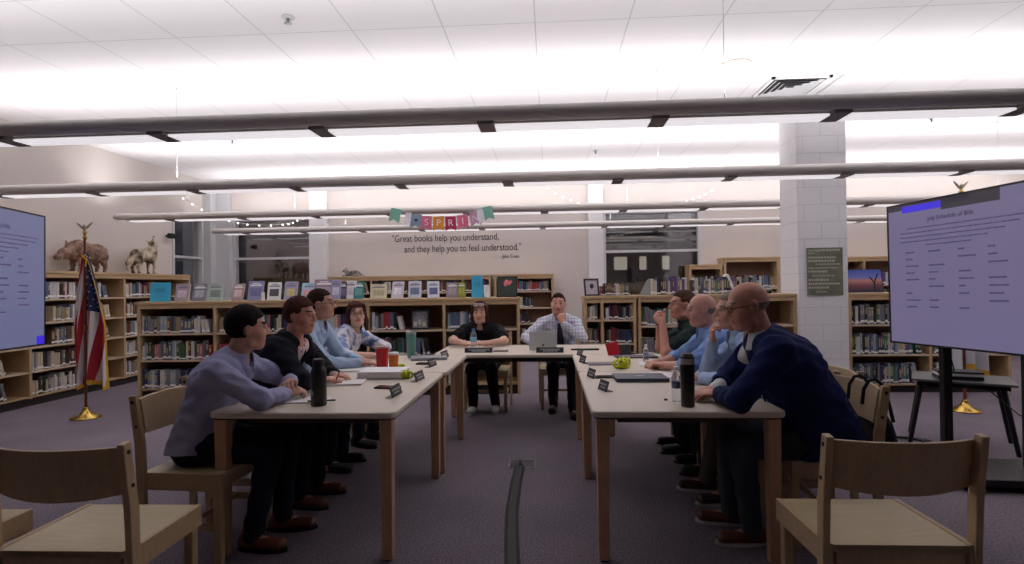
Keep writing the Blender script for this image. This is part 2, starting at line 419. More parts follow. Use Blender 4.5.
def fill(case, x0, x1, z, hmax, where, prio, pal='mixed', frac=.9, group='books', lean=True, y0=.02, force=None, thick=(.018, .045)):
    """books standing on one shelf of one bay; case = the bookcase root"""
    Mw = Matrix.Translation(case.location) @ Matrix.Rotation(case.rotation_euler.z, 4, 'Z')
    x = x0 + .012; end = x0 + (x1 - x0) * frac; k = 0; prev = None
    while x < end:
        w = rb.uniform(*thick); h = min(hmax, rb.uniform(.70, .97) * hmax if rb.random() > .3 else .9 * hmax); d = rb.uniform(.13, .17)
        if x + w > x1 - .01: break
        cn = rb.choice(PAL[pal])
        if prev and rb.random() < .25: cn, h, w = prev
        if force and k in force: cn = force[k]
        prev = (cn, h, w)
        rot = Matrix.Identity(4)
        last = x + 2 * w > end
        if (last and lean and end < x1 - .08):
            a = math.radians(rb.uniform(8, 16)); rot = Matrix.Rotation(-a, 4, 'Y'); off = 0.0
            M = Mw @ Matrix.Translation((x + .004 + h * math.sin(a) * 1.0, y0, z + .001)) @ Matrix.Rotation(-a, 4, 'Y') @ Matrix.Diagonal((w, d, h, 1))
        else:
            M = Mw @ Matrix.Translation((x, y0 + rb.uniform(0, .012), z + .001)) @ Matrix.Diagonal((w - .0012, d, h, 1))
        lab = f'{cn} book, {ORD[min(k, 33)]} from left, {where}'
        BOOKS.append((prio + rb.random() * .01, M, cn, rb.choice((0, 1, 2)), lab, group))
        x += w; k += 1
def flush_books(limit=297):
    BOOKS.sort(key=lambda b: b[0])
    for p, M, cn, st, lab, gr in BOOKS[:limit]:
        o = bpy.data.objects.new('book', BOOKM[st]); COL.objects.link(o); o.matrix_world = M
        c = rgb(*COLN[cn]); o.color = c; tag(o, lab, 'book', gr)
    rest = BOOKS[limit:]; names = list(COLN); mb = MB(); srcs = BOOKM
    for p, M, cn, st, lab, gr in rest:
        src = srcs[st]; mi = names.index(cn)
        vs = [M @ v.co for v in src.vertices]; o = len(mb.v); mb.v += [tuple(v) for v in vs]
        for pl in src.polygons:
            mb.f.append(tuple(i + o for i in pl.vertices)); q = pl.material_index
            mb.m.append(mi if q in (0, 3) else (len(names) if q == 1 else len(names) + 1)); mb.sm.append(False)
    if rest:
        ms = [mat('spine_' + n.replace(' ', '_'), COLN[n], .45) for n in names] + [M_pages, M_lab]
        o = mb.build('books', ms); tag(o, 'many small distant or half hidden books filling the remaining library shelves', 'books', 'remaining library books', 'stuff')

TIER = {0: 'bottom shelf', 1: 'middle shelf', 2: 'top shelf'}
# A: low double case across the middle-left
A_ang = math.atan2(.40, 4.73); A_bays = [.949] * 5
caseA, xsA = bookcase('long low maple bookcase with display books on top, behind the left-hand people', -5.10, 6.75, A_ang, A_bays, 1.215, .52, [.14, .49, .82])
MA = Matrix.Translation(caseA.location) @ Matrix.Rotation(A_ang, 4, 'Z')
where = ['behind the empty chair back', 'behind the man in lavender', 'behind the woman in the blazer', 'next to the tie-dye blouse', 'behind the woman in black']
for bi in range(5):
    for ti, z in enumerate((.14, .49, .82)):
        x0, x1 = xsA[bi] + .03, xsA[bi + 1] - .02
        fr = {(0, 2): .9, (0, 1): .95, (0, 0): .95, (3, 2): .40, (3, 1): .75, (3, 0): .5, (4, 2): .35, (4, 1): .6, (4, 0): .3, (2, 2): .9, (1, 2): .97}.get((bi, ti), .85)
        pr = {0: 1, 1: 3 if ti == 2 else 9, 2: 8, 3: 2, 4: 3}[bi] + (5 if ti == 0 and bi > 0 else 0)
        pal = 'blue' if (bi == 4 and ti == 2) or (bi == 0 and ti == 0) else ('mixed' if bi < 4 else 'cool')
        fill(caseA, x0, x1, z, .25 if ti < 2 else .235, f'{TIER[ti]} {where[bi]}', pr, pal, fr, 'books in the long low bookcase')
# B: wall case along the left wall (front faces +x)
caseB, xsB = bookcase('tall maple wall bookcase under the stuffed animals along the left wall', -6.15, 4.88, PI / 2, [1.51] * 3, 1.62, .42, [.12, .41, .70, .985, 1.27], top_over=.0)
whB = ['left of the flag', 'behind the flag', 'past the flag']
T5 = ['lowest shelf', 'second shelf up', 'third shelf up', 'fourth shelf up', 'top shelf']
for bi in range(3):
    for ti, z in enumerate((.12, .41, .70, .985, 1.27)):
        x0, x1 = xsB[bi] + .03, xsB[bi + 1] - .03
        x0b = x0 if rb.random() < .4 else x0 + rb.uniform(.1, .3)
        if bi == 2: continue
        fill(caseB, x0b, x1, z, .23, f'{T5[ti]} of wall bookcase {whB[bi]}', 1.5 if bi == 1 else 2.5, 'pale', rb.uniform(.62, .85), 'books in the left wall bookcase', thick=(.022, .05))
x0, x1 = xsB[2] + .03, xsB[3] - .03
for ti, z in enumerate((.12, .41, .70, .985, 1.27)):
    fill(caseB, x0, x1, z, .23, f'{T5[ti]} of wall bookcase near the corner', 6, 'pale', .6, 'books in the left wall bookcase')
# C, D: cases on the back wall
caseC, xsC = bookcase('maple bookcase against the back wall under the quotation', -4.13, 10.42, 0, [.83, .84, .87, .52], 1.575, .34, [.09, .38, .67, .96, 1.26])
for bi in range(4):
    for ti, z in enumerate((.96, 1.26)):
        fill(caseC, xsC[bi] + .03, xsC[bi + 1] - .02, z, .22, f'on the {T5[ti + 3]} under the wall quotation', 9, 'dark', .85, 'books along the back wall')
caseD, xsD = bookcase('narrow maple bookcase on the back wall beside the checked-shirt man', -1.0, 10.42, 0, [1.08], 1.575, .34, [.09, .38, .67, .96, 1.26])
for ti, z in enumerate((.09, .38, .67, .96, 1.26)):
    fill(caseD, .03, 1.05, z, .21, f'{T5[ti]} of the narrow back bookcase', 4.5, 'mixed' if ti > 3 else 'dark', (.6, .65, .55, .62, .93)[ti], 'books in the narrow back bookcase')
# low units right of the centre
caseE, xsE = bookcase('small low maple bookcase holding a framed photo, right of the checked-shirt man', .424, 7.0, 0, [.218, .41], 1.22, .45, [.10, .36, .64, .93])
for bi in range(2):
    for ti, z in enumerate((.36, .64, .93)):
        fill(caseE, xsE[bi] + .03, xsE[bi + 1] - .02, z, .20, f'{("second", "third", "top")[ti]} shelf, {("narrow", "wider")[bi]} bay below the framed photo', 2.2, 'dark', .95, 'books in the small low bookcase')
caseF, xsF = bookcase('low maple bookcase behind the four men, with a row of books on top', 1.075, 7.0, 0, [.94, .93], 1.222, .45, [.10, .48, .85])
for ti, z in enumerate((.10, .48, .85)):
    fill(caseF, .03, .90, z, .25, f'{TIER[ti]} behind the clasped hands', 3 if ti else 9, 'cool', .9, 'books behind the four men')
# the row of books standing on top of it
fill(caseF, .16, .80, 1.223, .23, 'on top of bookcase above clasped-hands man', 1.1, 'dark', 1.0, 'books on top of the low bookcase', y0=.12, thick=(.02, .035),
     force={0: 'white', 1: 'cream', 2: 'white', 8: 'slate blue', 10: 'purple', 11: 'purple', 12: 'purple'})
fill(caseF, .80, 1.50, 1.223, .22, 'on bookcase top above the bald heads', 1.1, 'cool', .98, 'books on top of the low bookcase', y0=.12, thick=(.02, .035))
fill(caseE, .20, .60, 1.223, .16, 'on top beside the framed photo', 1.2, 'dark', .95, 'books on top of the low bookcase', y0=.1, thick=(.018, .03))
# right unit beyond the column
caseG, xsG = bookcase('low maple bookcase right of the block column, picture book on top', 3.64, 7.2, 0, [.95, .92], 1.215, .45, [.11, .466, .83])
for bi in range(2):
    for ti, z in enumerate((.11, .466, .83)):
        fill(caseG, xsG[bi] + .035, xsG[bi + 1] - .02, z, .27, f'{TIER[ti]} {("next to the block column", "below the right television")[bi]}', 1 if bi == 0 else 2.4,
             'cool', (.80, .85, .80)[ti] if bi == 0 else .45, 'books in the low bookcase by the column', thick=(.02, .034))
# tall cases on the back wall at the right
caseH, xsH = bookcase('tall maple bookcase on the back wall behind the nearest bald head', 3.12, 10.42, 0, [.98], 1.82, .36, [.09, .38, .68, .98, 1.27], endth=.05)
caseI, xsI = bookcase('shorter maple bookcase on the back wall below the dark window edge', 2.52, 10.42, 0, [.58], 1.70, .36, [.09, .38, .68, .98, 1.27])
caseJ, xsJ = bookcase('tall maple bookcase on the back wall right of the column', 5.2, 10.42, 0, [.35, .95, .95], 1.80, .36, [.09, .38, .68, .98, 1.30])
for cs, xx, w, pr in ((caseH, [0, .98], 'of the tall back bookcase left of the column', 5), (caseI, [0, .58], 'of the short back bookcase', 9)):
    for ti, z in enumerate((.98, 1.27)):
        fill(cs, xx[0] + .05, xx[1] - .03, z, .25, f'on the {("fourth", "top")[ti]} shelf {w}', pr, 'dark' if ti else 'cool', .95, 'books in the tall back bookcases')
for bi in range(3):
    for ti, z in enumerate((.98, 1.30)):
        fill(caseJ, xsJ[bi] + .03, xsJ[bi + 1] - .02, z, .24, f'on the {("fourth", "top")[ti]} shelf right of the column', 8, 'dark', .85, 'books in the tall back bookcases')
flush_books()

# face-out display books on the low case
def scribble(seed, w, h, z0, y, rows):
    r = random.Random(seed); mb = MB()
    for k in range(rows):
        pts = []; z = z0 - k * h * 1.25; x = -w / 2
        while x < w / 2:
            pts.append((x, y, z + r.uniform(-.5, .5) * h)); x += w / 14
        mb.tube(pts, .0022, 5)
    return mb
def display_book(u, w, h, col, cname, label, second=None, v=.17, tilt=14, yaw=0, case=None, band=None, group='face-out books on display'):
    Mw = case or MA
    p = Mw @ Vector((u, v, 1.216)); t = thing('display_book', label, 'book', p, A_ang + yaw, group)
    Mt = Matrix.Rotation(math.radians(-tilt), 4, 'X')
    c = mat('cover_' + cname, col, .3, var=.12, vscale=18)
    MB().box(-w / 2, 0, .004, w / 2, .004, h, M=Mt).box(-w / 2, .018, .004, w / 2, .022, h, M=Mt).box(-w / 2 - .001, 0, .004, -w / 2 + .004, .022, h, M=Mt).build('cover', c, t)
    MB().box(-w / 2 + .005, .004, .008, w / 2 - .003, .018, h - .004, M=Mt).build('page_block', M_pages, t)
    if second:
        c2 = mat('art_' + cname, second, .35, var=.35, vscale=26)
        MB().box(-w * .34, -.0012, h * .22, w * .34, -.0002, h * .62, M=Mt).build('cover_picture', c2, t)
        MB().box(-w * .38, -.0012, h * .74, w * .38, -.0002, h * .82, M=Mt).box(-w * .25, -.0012, h * .86, w * .25, -.0002, h * .90, M=Mt).build('title_band', M_lab if sum(col) < 480 else mat('dark_title', (128, 120, 140), .5), t)
    s = MB()
    for sx in (-1, 1):
        q = sx * w * .28
        s.tube([(q, -.018, .006), (q, -.014, .001), (q, .03, .001), (q, .075, .001), (q, .026 + h * .12, h * .55)], .0014, 5)
    s.tube([(-w * .28, .026 + h * .12, h * .55), (w * .28, .026 + h * .12, h * .55)], .0014, 5)
    s.build('easel', M_blackm, t)
    return t
def uA(px):        # position along the low case of a column of the photo, measured off the shelf dividers
    return float(np.interp(px, [138, 211, 299, 374, 447, 520], [0, .949, 2.08, 2.847, 3.796, 4.745]))
disp = [(174.5, 15, 18, (176, 160, 172), 'silver', (214, 196, 204), 'silvery pink book standing face-out right of the blue left sign'),
 (190.5, 14, 18, (118, 120, 136), 'slate', (168, 170, 180), 'slate grey book standing face-out, second right of the blue left sign'),
 (206, 14, 18, (168, 184, 178), 'sage', (120, 138, 136), 'pale green slanted book standing face-out on the low bookcase'),
 (228, 12, 18, (170, 140, 146), 'rose', (214, 188, 188), 'rose grey book with a white band, face-out'),
 (245.5, 15, 20, (136, 138, 178), 'lavender', (110, 112, 158), 'tall lavender blue book standing face-out above the lavender-shirted man'),
 (263.5, 13, 19, (214, 212, 214), 'white', (74, 66, 76), 'white book with a dark picture standing face-out'),
 (280, 13, 19, (160, 154, 190), 'violet', (206, 190, 130), 'violet book with yellow picture, face-out above the blazer woman'),
 (298, 15, 18, (150, 190, 214), 'sky', (206, 150, 150), 'sky blue book with pink edge, face-out behind the dark-haired man'),
 (316, 18, 21, (150, 124, 140), 'mauve', (178, 158, 172), 'wide mauve book standing face-out behind the man in light blue'),
 (331, 10, 20, (150, 150, 190), 'periwinkle', (200, 200, 220), 'periwinkle book, face-out just right of the light blue man head'),
 (340, 7, 18, (64, 56, 92), 'indigo', (110, 104, 140), 'narrow indigo book standing face-out beside a shiny white one'),
 (348.5, 11, 19, (220, 218, 224), 'shinywhite', (196, 194, 204), 'shiny white book between indigo and teal ones'),
 (359.5, 10, 18, (48, 118, 122), 'teal', (90, 150, 150), 'teal book with a pale arch, face-out above the tie-dye woman'),
 (382, 16, 15, (212, 204, 172), 'cream', (184, 176, 146), 'low cream yellow book standing face-out'),
 (400, 12, 18, (204, 200, 216), 'glossy', (228, 226, 232), 'glossy lilac white book with a painted glare, face-out'),  # the glare is painted as a paler cover panel
 (417.5, 13, 18, (196, 204, 216), 'icy', (110, 124, 160), 'icy white book with blue edge, face-out above the framed collage'),
 (436, 12, 18, (206, 208, 222), 'pearl', (90, 96, 140), 'pearl white book with navy stripe, face-out'),
 (454, 12, 16, (150, 134, 148), 'dusty', (176, 160, 170), 'dusty mauve book left of the olive green one'),
 (463.5, 8, 16, (142, 148, 54), 'olive', (170, 172, 80), 'narrow olive green book, face-out near the right blue sign'),
 (488.5, 6, 13, (220, 220, 220), 'plainwhite', None, 'small plain white book right of the narrow blue sign')]
for i, (px, w, h, c, cn, c2, lab) in enumerate(disp):
    display_book(uA(px), w / 79, h / 79, c, cn, lab, c2, v=.12 + (i % 3) * .012, tilt=12 + (i * 5) % 9, yaw=((i * 37) % 11 - 5) * .03)
M_cyan = mat('cyan_card', (64, 176, 216), .6); M_ink = mat('ink', (34, 52, 96), .6)
for px, w, h, lab in ((157, 20, 19, 'square bright blue handwritten sign at the left end of the low bookcase'), (479, 11, 22, 'narrow upright bright blue handwritten sign above the woman in black')):
    p = MA @ Vector((uA(px), .06, 1.216)); t = thing('shelf_sign', lab, 'sign', p, A_ang, 'blue handwritten signs')
    W, H = w / 79, h / 79
    MB().box(-W / 2, 0, 0, W / 2, .004, H, M=Matrix.Rotation(math.radians(-6), 4, 'X')).box(-W / 2, .001, 0, W / 2, .05, .003).build('card', M_cyan, t)
    o = scribble(px, W * .55, .022, H * .66, -.001, 2).build('handwriting', M_ink, t); o.rotation_euler = (math.radians(-6), 0, 0)
# small white tag holder
t = thing('card_holder', 'tiny white card standing beside the tall lavender blue book', 'card', MA @ Vector((uA(254.5), .1, 1.216)), A_ang)
MB().box(-.02, 0, 0, .02, .012, .10).box(-.02, 0, 0, .02, .04, .006).build('card', M_lab, t)
t = thing('rose_book', 'large black framed picture of a pink rose on the right end of the low bookcase', 'picture', MA @ Vector((uA(506) + .02, .16, 1.216)), A_ang - .25)
Mt = Matrix.Rotation(math.radians(-12), 4, 'X')
MB().box(-.135, 0, 0, .135, .018, .27, M=Mt).build('frame', M_black, t, bevel=.003)
MB().box(-.118, -.002, .018, .118, 0, .252, M=Mt).build('picture', mat('rose_leaves', (44, 58, 46), .4, var=.6, vscale=30), t)
r_ = MB()
for k in range(9):
    a = k * 2.4; rr = .0032 * k; r_.cone(Mt @ Vector((rr * 1.9 * math.cos(a), -.002, .185 + rr * 1.2 * math.sin(a))), Mt @ Vector((rr * 1.9 * math.cos(a), -.006, .185 + rr * 1.2 * math.sin(a))), .022, .014, 10)
r_.build('rose', mat('rose_pink', (226, 120, 132), .5, var=.2, vscale=60), t)
# framed collage in the fourth bay, mid shelf
t = thing('picture_frame', 'dark framed collage of small photos inside the low bookcase', 'picture', MA @ Vector((uA(423), .07, .822)), A_ang)
Mt = Matrix.Rotation(math.radians(-8), 4, 'X'); fr = MB()
fr.box(-.115, 0, 0, .115, .018, .022, M=Mt).box(-.115, 0, .228, .115, .018, .25, M=Mt).box(-.115, 0, .022, -.093, .018, .228, M=Mt).box(.093, 0, .022, .115, .018, .228, M=Mt)
fr.build('frame', M_black, t); MB().box(-.093, .008, .022, .093, .014, .228, M=Mt).build('mat_board', mat('collage', (132, 130, 138), .5, var=.5, vscale=22), t)
for k in range(3): MB().box(-.08 + k * .055, .005, .04 + .02 * (k % 2), -.04 + k * .055, .008, .10 + .03 * (k % 2), M=Mt).build('photo', mat('photo%d' % k, ((196, 190, 180), (170, 168, 176), (206, 190, 150))[k], .5, var=.3, vscale=50), t)
# framed portrait on the small right case
t = thing('picture_frame', 'framed photo in a dark frame on the small right bookcase', 'picture', (.535, 7.12, 1.221), .25)
Mt = Matrix.Rotation(math.radians(-12), 4, 'X'); fr = MB()
fr.box(-.095, 0, 0, .095, .018, .02, M=Mt).box(-.095, 0, .20, .095, .018, .22, M=Mt).box(-.095, 0, .02, -.077, .018, .20, M=Mt).box(.077, 0, .02, .095, .018, .20, M=Mt)
fr.build('frame', mat('frame_brown', (58, 34, 40), .4), t)
MB().box(-.077, .008, .02, .077, .014, .20, M=Mt).build('mat_board', mat('portrait_back', (186, 176, 190), .5, var=.15, vscale=20), t)
MB().lathe([(.0, .0), (.02, .006), (.026, .03), (.02, .055), (.0, .062)], 12).build('portrait', mat('portrait_dark', (70, 54, 74), .6), t, loc=(0, .002 + .02, .09)).scale = (1, .1, 1)
# grey wedge beside it and a leaning white book
w = MB().prism([(-.09, 0), (.085, 0), (.085, .19), (.01, .19)], 0, .012, M=Matrix.Translation((1.20, 7.14, 1.223)) @ Matrix.Rotation(PI / 2, 4, 'X')).prism([(-.06, 0), (.08, 0), (.07, .16), (.015, .15)], -.05, 0, M=Matrix.Translation((1.20, 7.16, 1.223)) @ Matrix.Rotation(PI / 2, 4, 'X'))
tag(w.build('book_stand', mat('wedge_grey', (150, 154, 160), .4), bevel=.003), 'pale grey slanted stand at the left end of the top book row', 'stand')
w = MB().box(0, 0, 0, .03, .15, .24, M=Matrix.Translation((2.25, 7.12, 1.233)) @ Matrix.Rotation(-.38, 4, 'Y'))
tag(w.build('folder', M_paper, bevel=.002), 'bright white folder leaning on the bookcase right of the bald heads', 'folder')
t = thing('toy_cart', 'little silver model on the bookcase above the nearest bald man', 'figurine', (2.62, 7.15, 1.222))
MB().box(-.09, -.03, .035, .09, .03, .06).box(-.06, -.02, .06, .01, .02, .085).build('body', mat('toy_silver', (150, 150, 156), .35, metal=.7), t, bevel=.006)
for sx in (-.06, .06): MB().cone((sx, -.035, .02), (sx, .035, .02), .02, .02, 14).build('wheel', M_black, t)
# picture book on the right case
t = thing('display_book', 'wide picture book with sunset sea cover right of the block column', 'book', (3.90, 7.36, 1.216), 0, 'face-out books on display')
Mt = Matrix.Rotation(math.radians(-12), 4, 'X')
MB().box(-.25, 0, .004, .25, .012, .30, M=Mt).build('cover', mat('seacover', (40, 36, 66), .3), t)
m = mat('seascape', (80, 100, 170), .35); nt, b = nodes_of(m)
tcn = nt.nodes.new('ShaderNodeTexCoord'); spx = nt.nodes.new('ShaderNodeSeparateXYZ'); crp = nt.nodes.new('ShaderNodeValToRGB'); mr = nt.nodes.new('ShaderNodeMapRange')
mr.inputs['From Min'].default_value = .02; mr.inputs['From Max'].default_value = .28
nt.links.new(tcn.outputs['Object'], spx.inputs[0]); nt.links.new(spx.outputs['Z'], mr.inputs['Value']); nt.links.new(mr.outputs[0], crp.inputs['Fac']); nt.links.new(crp.outputs['Color'], b.inputs['Base Color'])
e = crp.color_ramp.elements; e[0].color = rgb(50, 30, 54); e[1].color = rgb(66, 92, 190); x = e.new(.3); x.color = rgb(120, 70, 80); x = e.new(.5); x.color = rgb(190, 130, 120); x = e.new(.65); x.color = rgb(110, 120, 190)
MB().box(-.24, -.001, .012, .24, 0, .29, M=Mt).build('cover_picture', m, t)
tr = MB().tube([Mt @ Vector((.14, -.003, .02)), Mt @ Vector((.15, -.003, .13)), Mt @ Vector((.20, -.003, .24))], .008, 6).tube([Mt @ Vector((.15, -.003, .12)), Mt @ Vector((.10, -.003, .2))], .006, 6)
tr.build('tree_print', mat('print_dark', (26, 18, 34), .5), t)
# ---------------------------------------------------------------- tables
def rrect(x0, y0, x1, y1, r, n=6):
    P = []
    for cx, cy, a0 in ((x1 - r, y1 - r, 0), (x0 + r, y1 - r, PI / 2), (x0 + r, y0 + r, PI), (x1 - r, y0 + r, 1.5 * PI)):
        for i in range(n + 1):
            a = a0 + PI / 2 * i / n; P.append((cx + r * math.cos(a), cy + r * math.sin(a)))
    return P
TZ = .74
def table(label, x0, y0, x1, y1, group='library tables set in a U'):
    cx, cy = (x0 + x1) / 2, (y0 + y1) / 2; t = thing('library_table', label, 'table', (cx, cy, 0), 0, group)
    a, b = (x1 - x0) / 2, (y1 - y0) / 2
    MB().prism(rrect(-a, -b, a, b, .045), TZ - .032, TZ).build('tabletop', [M_top], t, bevel=.010, segs=3)
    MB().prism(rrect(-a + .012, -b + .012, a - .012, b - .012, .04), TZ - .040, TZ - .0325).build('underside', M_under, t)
    ap = MB(); i = .14
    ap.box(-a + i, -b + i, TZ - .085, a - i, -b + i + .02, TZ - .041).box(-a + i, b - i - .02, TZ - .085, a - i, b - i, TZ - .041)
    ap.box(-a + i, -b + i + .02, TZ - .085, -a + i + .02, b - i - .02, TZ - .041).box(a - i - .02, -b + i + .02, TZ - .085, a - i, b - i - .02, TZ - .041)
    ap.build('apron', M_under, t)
    for sx in (-1, 1):
        for sy in (-1, 1):
            lx, ly = sx * (a - .055), sy * (b - .055); m = MB()
            w0, w1 = .032, .026
            vs = [(lx + u * w, ly + v * w, z) for z, w in ((.006, w1), (TZ - .041, w0)) for u, v in ((-1, -1), (1, -1), (1, 1), (-1, 1))]
            m.add(vs, [(3, 2, 1, 0), (4, 5, 6, 7), (0, 1, 5, 4), (1, 2, 6, 5), (2, 3, 7, 6), (3, 0, 4, 7)])
            lg = m.build('leg', M_leg, t, bevel=.004)
            MB().cone((lx, ly, 0), (lx, ly, .0058), .022, .022, 14).build('glide', M_black, lg)
    return t
table('near left library table with a large black flask at its front', -1.715, 2.745, -.760, 4.055)
table('far left library table with the teal tumbler on it', -1.715, 4.062, -.745, 5.10)
table('near right library table with the tall black tumbler at its front', .198, 2.78, 1.122, 4.085)
table('far right library table in front of the clasped-hands man', .198, 4.092, 1.122, 5.10)
table('back library table joining both rows, bearing the long name plates', -1.06, 5.107, .60, 5.95)

# ---------------------------------------------------------------- chairs (local: sitter faces +y)
def chair(label, x, y, rz, group='beech library chairs'):
    t = thing('library_chair', label, 'chair', (x, y, 0), rz, group)
    W, D = .235, .20
    # seat with a shallow saddle
    n = 14; vs = []; fs = []
    for lv in (0, 1):
        for j in range(n + 1):
            for i in range(n + 1):
                u = -1 + 2 * i / n; v = -1 + 2 * j / n
                px = u * (W - .012 * (1 - v) / 2 - .0); py = v * (D + .012)
                dip = .016 * max(0, 1 - (u * 1.15) ** 2) * max(0, 1 - ((v + .15) * 1.2) ** 2) ** .7 if True else 0
                z = (.448 - dip) if lv else .424
                vs.append((px, py, z))
    q = (n + 1) ** 2
    for j in range(n):
        for i in range(n):
            a = j * (n + 1) + i; fs.append((q + a, q + a + 1, q + a + n + 2, q + a + n + 1)); fs.append((a, a + n + 1, a + n + 2, a + 1))
    for k in range(n):
        fs.append((k, k + 1, q + k + 1, q + k)); a = n * (n + 1) + k; fs.append((a + 1, a, q + a, q + a + 1))
        a = k * (n + 1); fs.append((a + n + 1, a, q + a, q + a + n + 1)); a = k * (n + 1) + n; fs.append((a, a + n + 1, q + a + n + 1, q + a))
    mb = MB().add(vs, fs, 0, True); so = mb.build('seat', M_seat, t)
    md = so.modifiers.new('e', 'EDGE_SPLIT'); md.split_angle = math.radians(50)
    for sx in (-1, 1):
        # rear post: kinked slat that carries the back
        prof = [(-.215, 0), (-.175, 0), (-.178, .42), (-.185, .60), (-.225, .835), (-.262, .83), (-.232, .60), (-.222, .42)]
        Mr = Matrix(((0, 0, 1, 0), (1, 0, 0, 0), (0, 1, 0, 0), (0, 0, 0, 1)))
        xa = sx * (W + .004); m = MB()
        poly = prof; nn = len(poly)
        x0, x1 = (xa, xa + sx * .026)
        v1 = [(x0, p[0], p[1]) for p in poly] + [(x1, p[0], p[1]) for p in poly]
        f1 = [tuple(reversed(range(nn))), tuple(range(nn, 2 * nn))] + [(i, (i + 1) % nn, nn + (i + 1) % nn, nn + i) for i in range(nn)]
        if sx < 0: f1 = [tuple(reversed(f)) for f in f1]
        lg = m.add(v1, f1).build('leg', M_chair, t, bevel=.004)
        for z, yy in ((.80, -.238), (.68, -.218)):
            MB().cone((x1 - sx * .001, yy, z), (x1 + sx * .0025, yy, z), .0075, .0075, 12).build('bolt', M_bolt, lg)
        xa = sx * (W - .018)
        MB().box(xa - .018, .165, 0, xa + .018, .205, .423).build('leg', M_chair, t, bevel=.004)
        MB().box(sx * (W + .002) - .010 if sx > 0 else -W - .014, -.215, .365, W + .014 if sx > 0 else -W + .008, .211, .452).build('side_rail', M_chair, t, bevel=.004)
        MB().box(min(sx * (W - .03), sx * (W - .008)), -.19, .16, max(sx * (W - .03), sx * (W - .008)), .18, .20).build('side_stretcher', M_chair, t, bevel=.003)
    MB().box(-W + .02, .188, .375, W - .02, .206, .423).build('front_rail', M_chair, t, bevel=.003)
    MB().box(-W + .02, -.212, .365, W - .02, -.19, .445).build('rear_rail', M_chair, t, bevel=.003)
    MB().box(-W + .02, -.01, .17, W - .02, .012, .195).build('cross_stretcher', M_chair, t, bevel=.003)
    # curved back panel
    mb = MB(); n = 16; vs = []; fs = []
    def bp(u, s, z):
        base = -.178 - (z - .60) * .17; return (u * (W + .003), base - .055 * (1 - u * u) - (0 if s else .016), z)
    for i in range(n + 1):
        u = -1 + 2 * i / n; zl = .645 - .018 * (1 - u * u); zu = .815 + .0 * u
        vs += [bp(u, 1, zl), bp(u, 1, zu), bp(u, 0, zu), bp(u, 0, zl)]
    for i in range(n):
        for k in range(4): fs.append((i * 4 + k, i * 4 + (k + 1) % 4, i * 4 + 4 + (k + 1) % 4, i * 4 + 4 + k))
    fs = [tuple(reversed(f)) for f in fs]
    fs += [(0, 1, 2, 3), (n * 4 + 3, n * 4 + 2, n * 4 + 1, n * 4)]
    mb.add(vs, fs); mb.build('backrest', M_chair, t, bevel=.004)
    return t
ch0 = chair('empty beech chair in the left foreground, back to the viewer', -1.715, 2.10, .02)
chairs = [
 ('empty beech chair at the right foreground corner by the near right table', 1.185, 2.25, .015),
 ('partly seen beech chair at the far left picture edge, seat corner only', -2.40, 2.03, .02),
 ('beech chair under the man in the lavender shirt', -1.81, 2.945, -PI / 2 - .06),
 ('beech chair under the woman in the dark blazer', -1.97, 3.58, -PI / 2),
 ('beech chair under the man in the light blue shirt on the left', -2.04, 4.28, -PI / 2),
 ('beech chair under the woman in the tie-dye blouse', -2.02, 4.98, -PI / 2),
 ('beech chair under the woman in black at the back table', -.70, 6.32, PI),
 ('beech chair under the man in the checked shirt', .13, 6.42, PI),
 ('beech chair with a dark bag hung on its back, under the navy-jacketed man', 1.42, 3.20, PI / 2 - .02),
 ('beech chair under the man resting chin on hand at the right', 1.55, 3.68, PI / 2),
 ('beech chair under the bald man in blue, third on the right', 1.55, 4.28, PI / 2),
 ('beech chair under the man with clasped hands', 1.50, 4.86, PI / 2)]
for lab, x, y, rz in chairs: dup(ch0, (x, y, 0), rz, lab)
t = thing('shoulder_bag', 'dark shoulder bag slung over the chair back of the navy-jacketed man', 'bag', (1.675, 3.17, 0))
mb = MB(); n = 20
for k, (z, a, b2) in enumerate(((.27, .02, .12), (.30, .055, .17), (.40, .075, .20), (.52, .07, .19), (.62, .05, .15), (.68, .02, .10))): pass
prof = [(.27, .02, .12), (.30, .055, .17), (.40, .075, .20), (.52, .07, .19), (.62, .05, .15), (.68, .02, .10)]
vs = [(.045 + a * math.cos(2 * PI * i / n) * (1 + .1 * math.sin(5 * i + z * 30)), b2 * math.sin(2 * PI * i / n), z) for z, a, b2 in prof for i in range(n)]
fs = [(k * n + i, k * n + (i + 1) % n, (k + 1) * n + (i + 1) % n, (k + 1) * n + i) for k in range(len(prof) - 1) for i in range(n)] + [tuple(reversed(range(n))), tuple(range((len(prof) - 1) * n, len(prof) * n))]
mb.add(vs, fs, 0, True).build('bag_body', mat('bag_cloth', (38, 30, 36), .85, bump=.3, bscale=60), t)
for yy in (-.14, .0): MB().tube([(.05, yy - .03, .64), (.035, yy - .025, .72), (.02, yy - .02, .79), (.0, yy - .01, .835), (-.02, yy, .85), (-.045, yy + .01, .842), (-.065, yy + .02, .80), (-.07, yy + .03, .72)], .009, 8).build('strap', mat('strap_black', (20, 18, 22), .8), t)

# ---------------------------------------------------------------- things on the tables
def at(x, y, z=TZ + .001): return (x, y, z)
def pick(name, label, cat, x, y, rz=0, group=None, z=TZ + .001): return thing(name, label, cat, (x, y, z), rz, group)
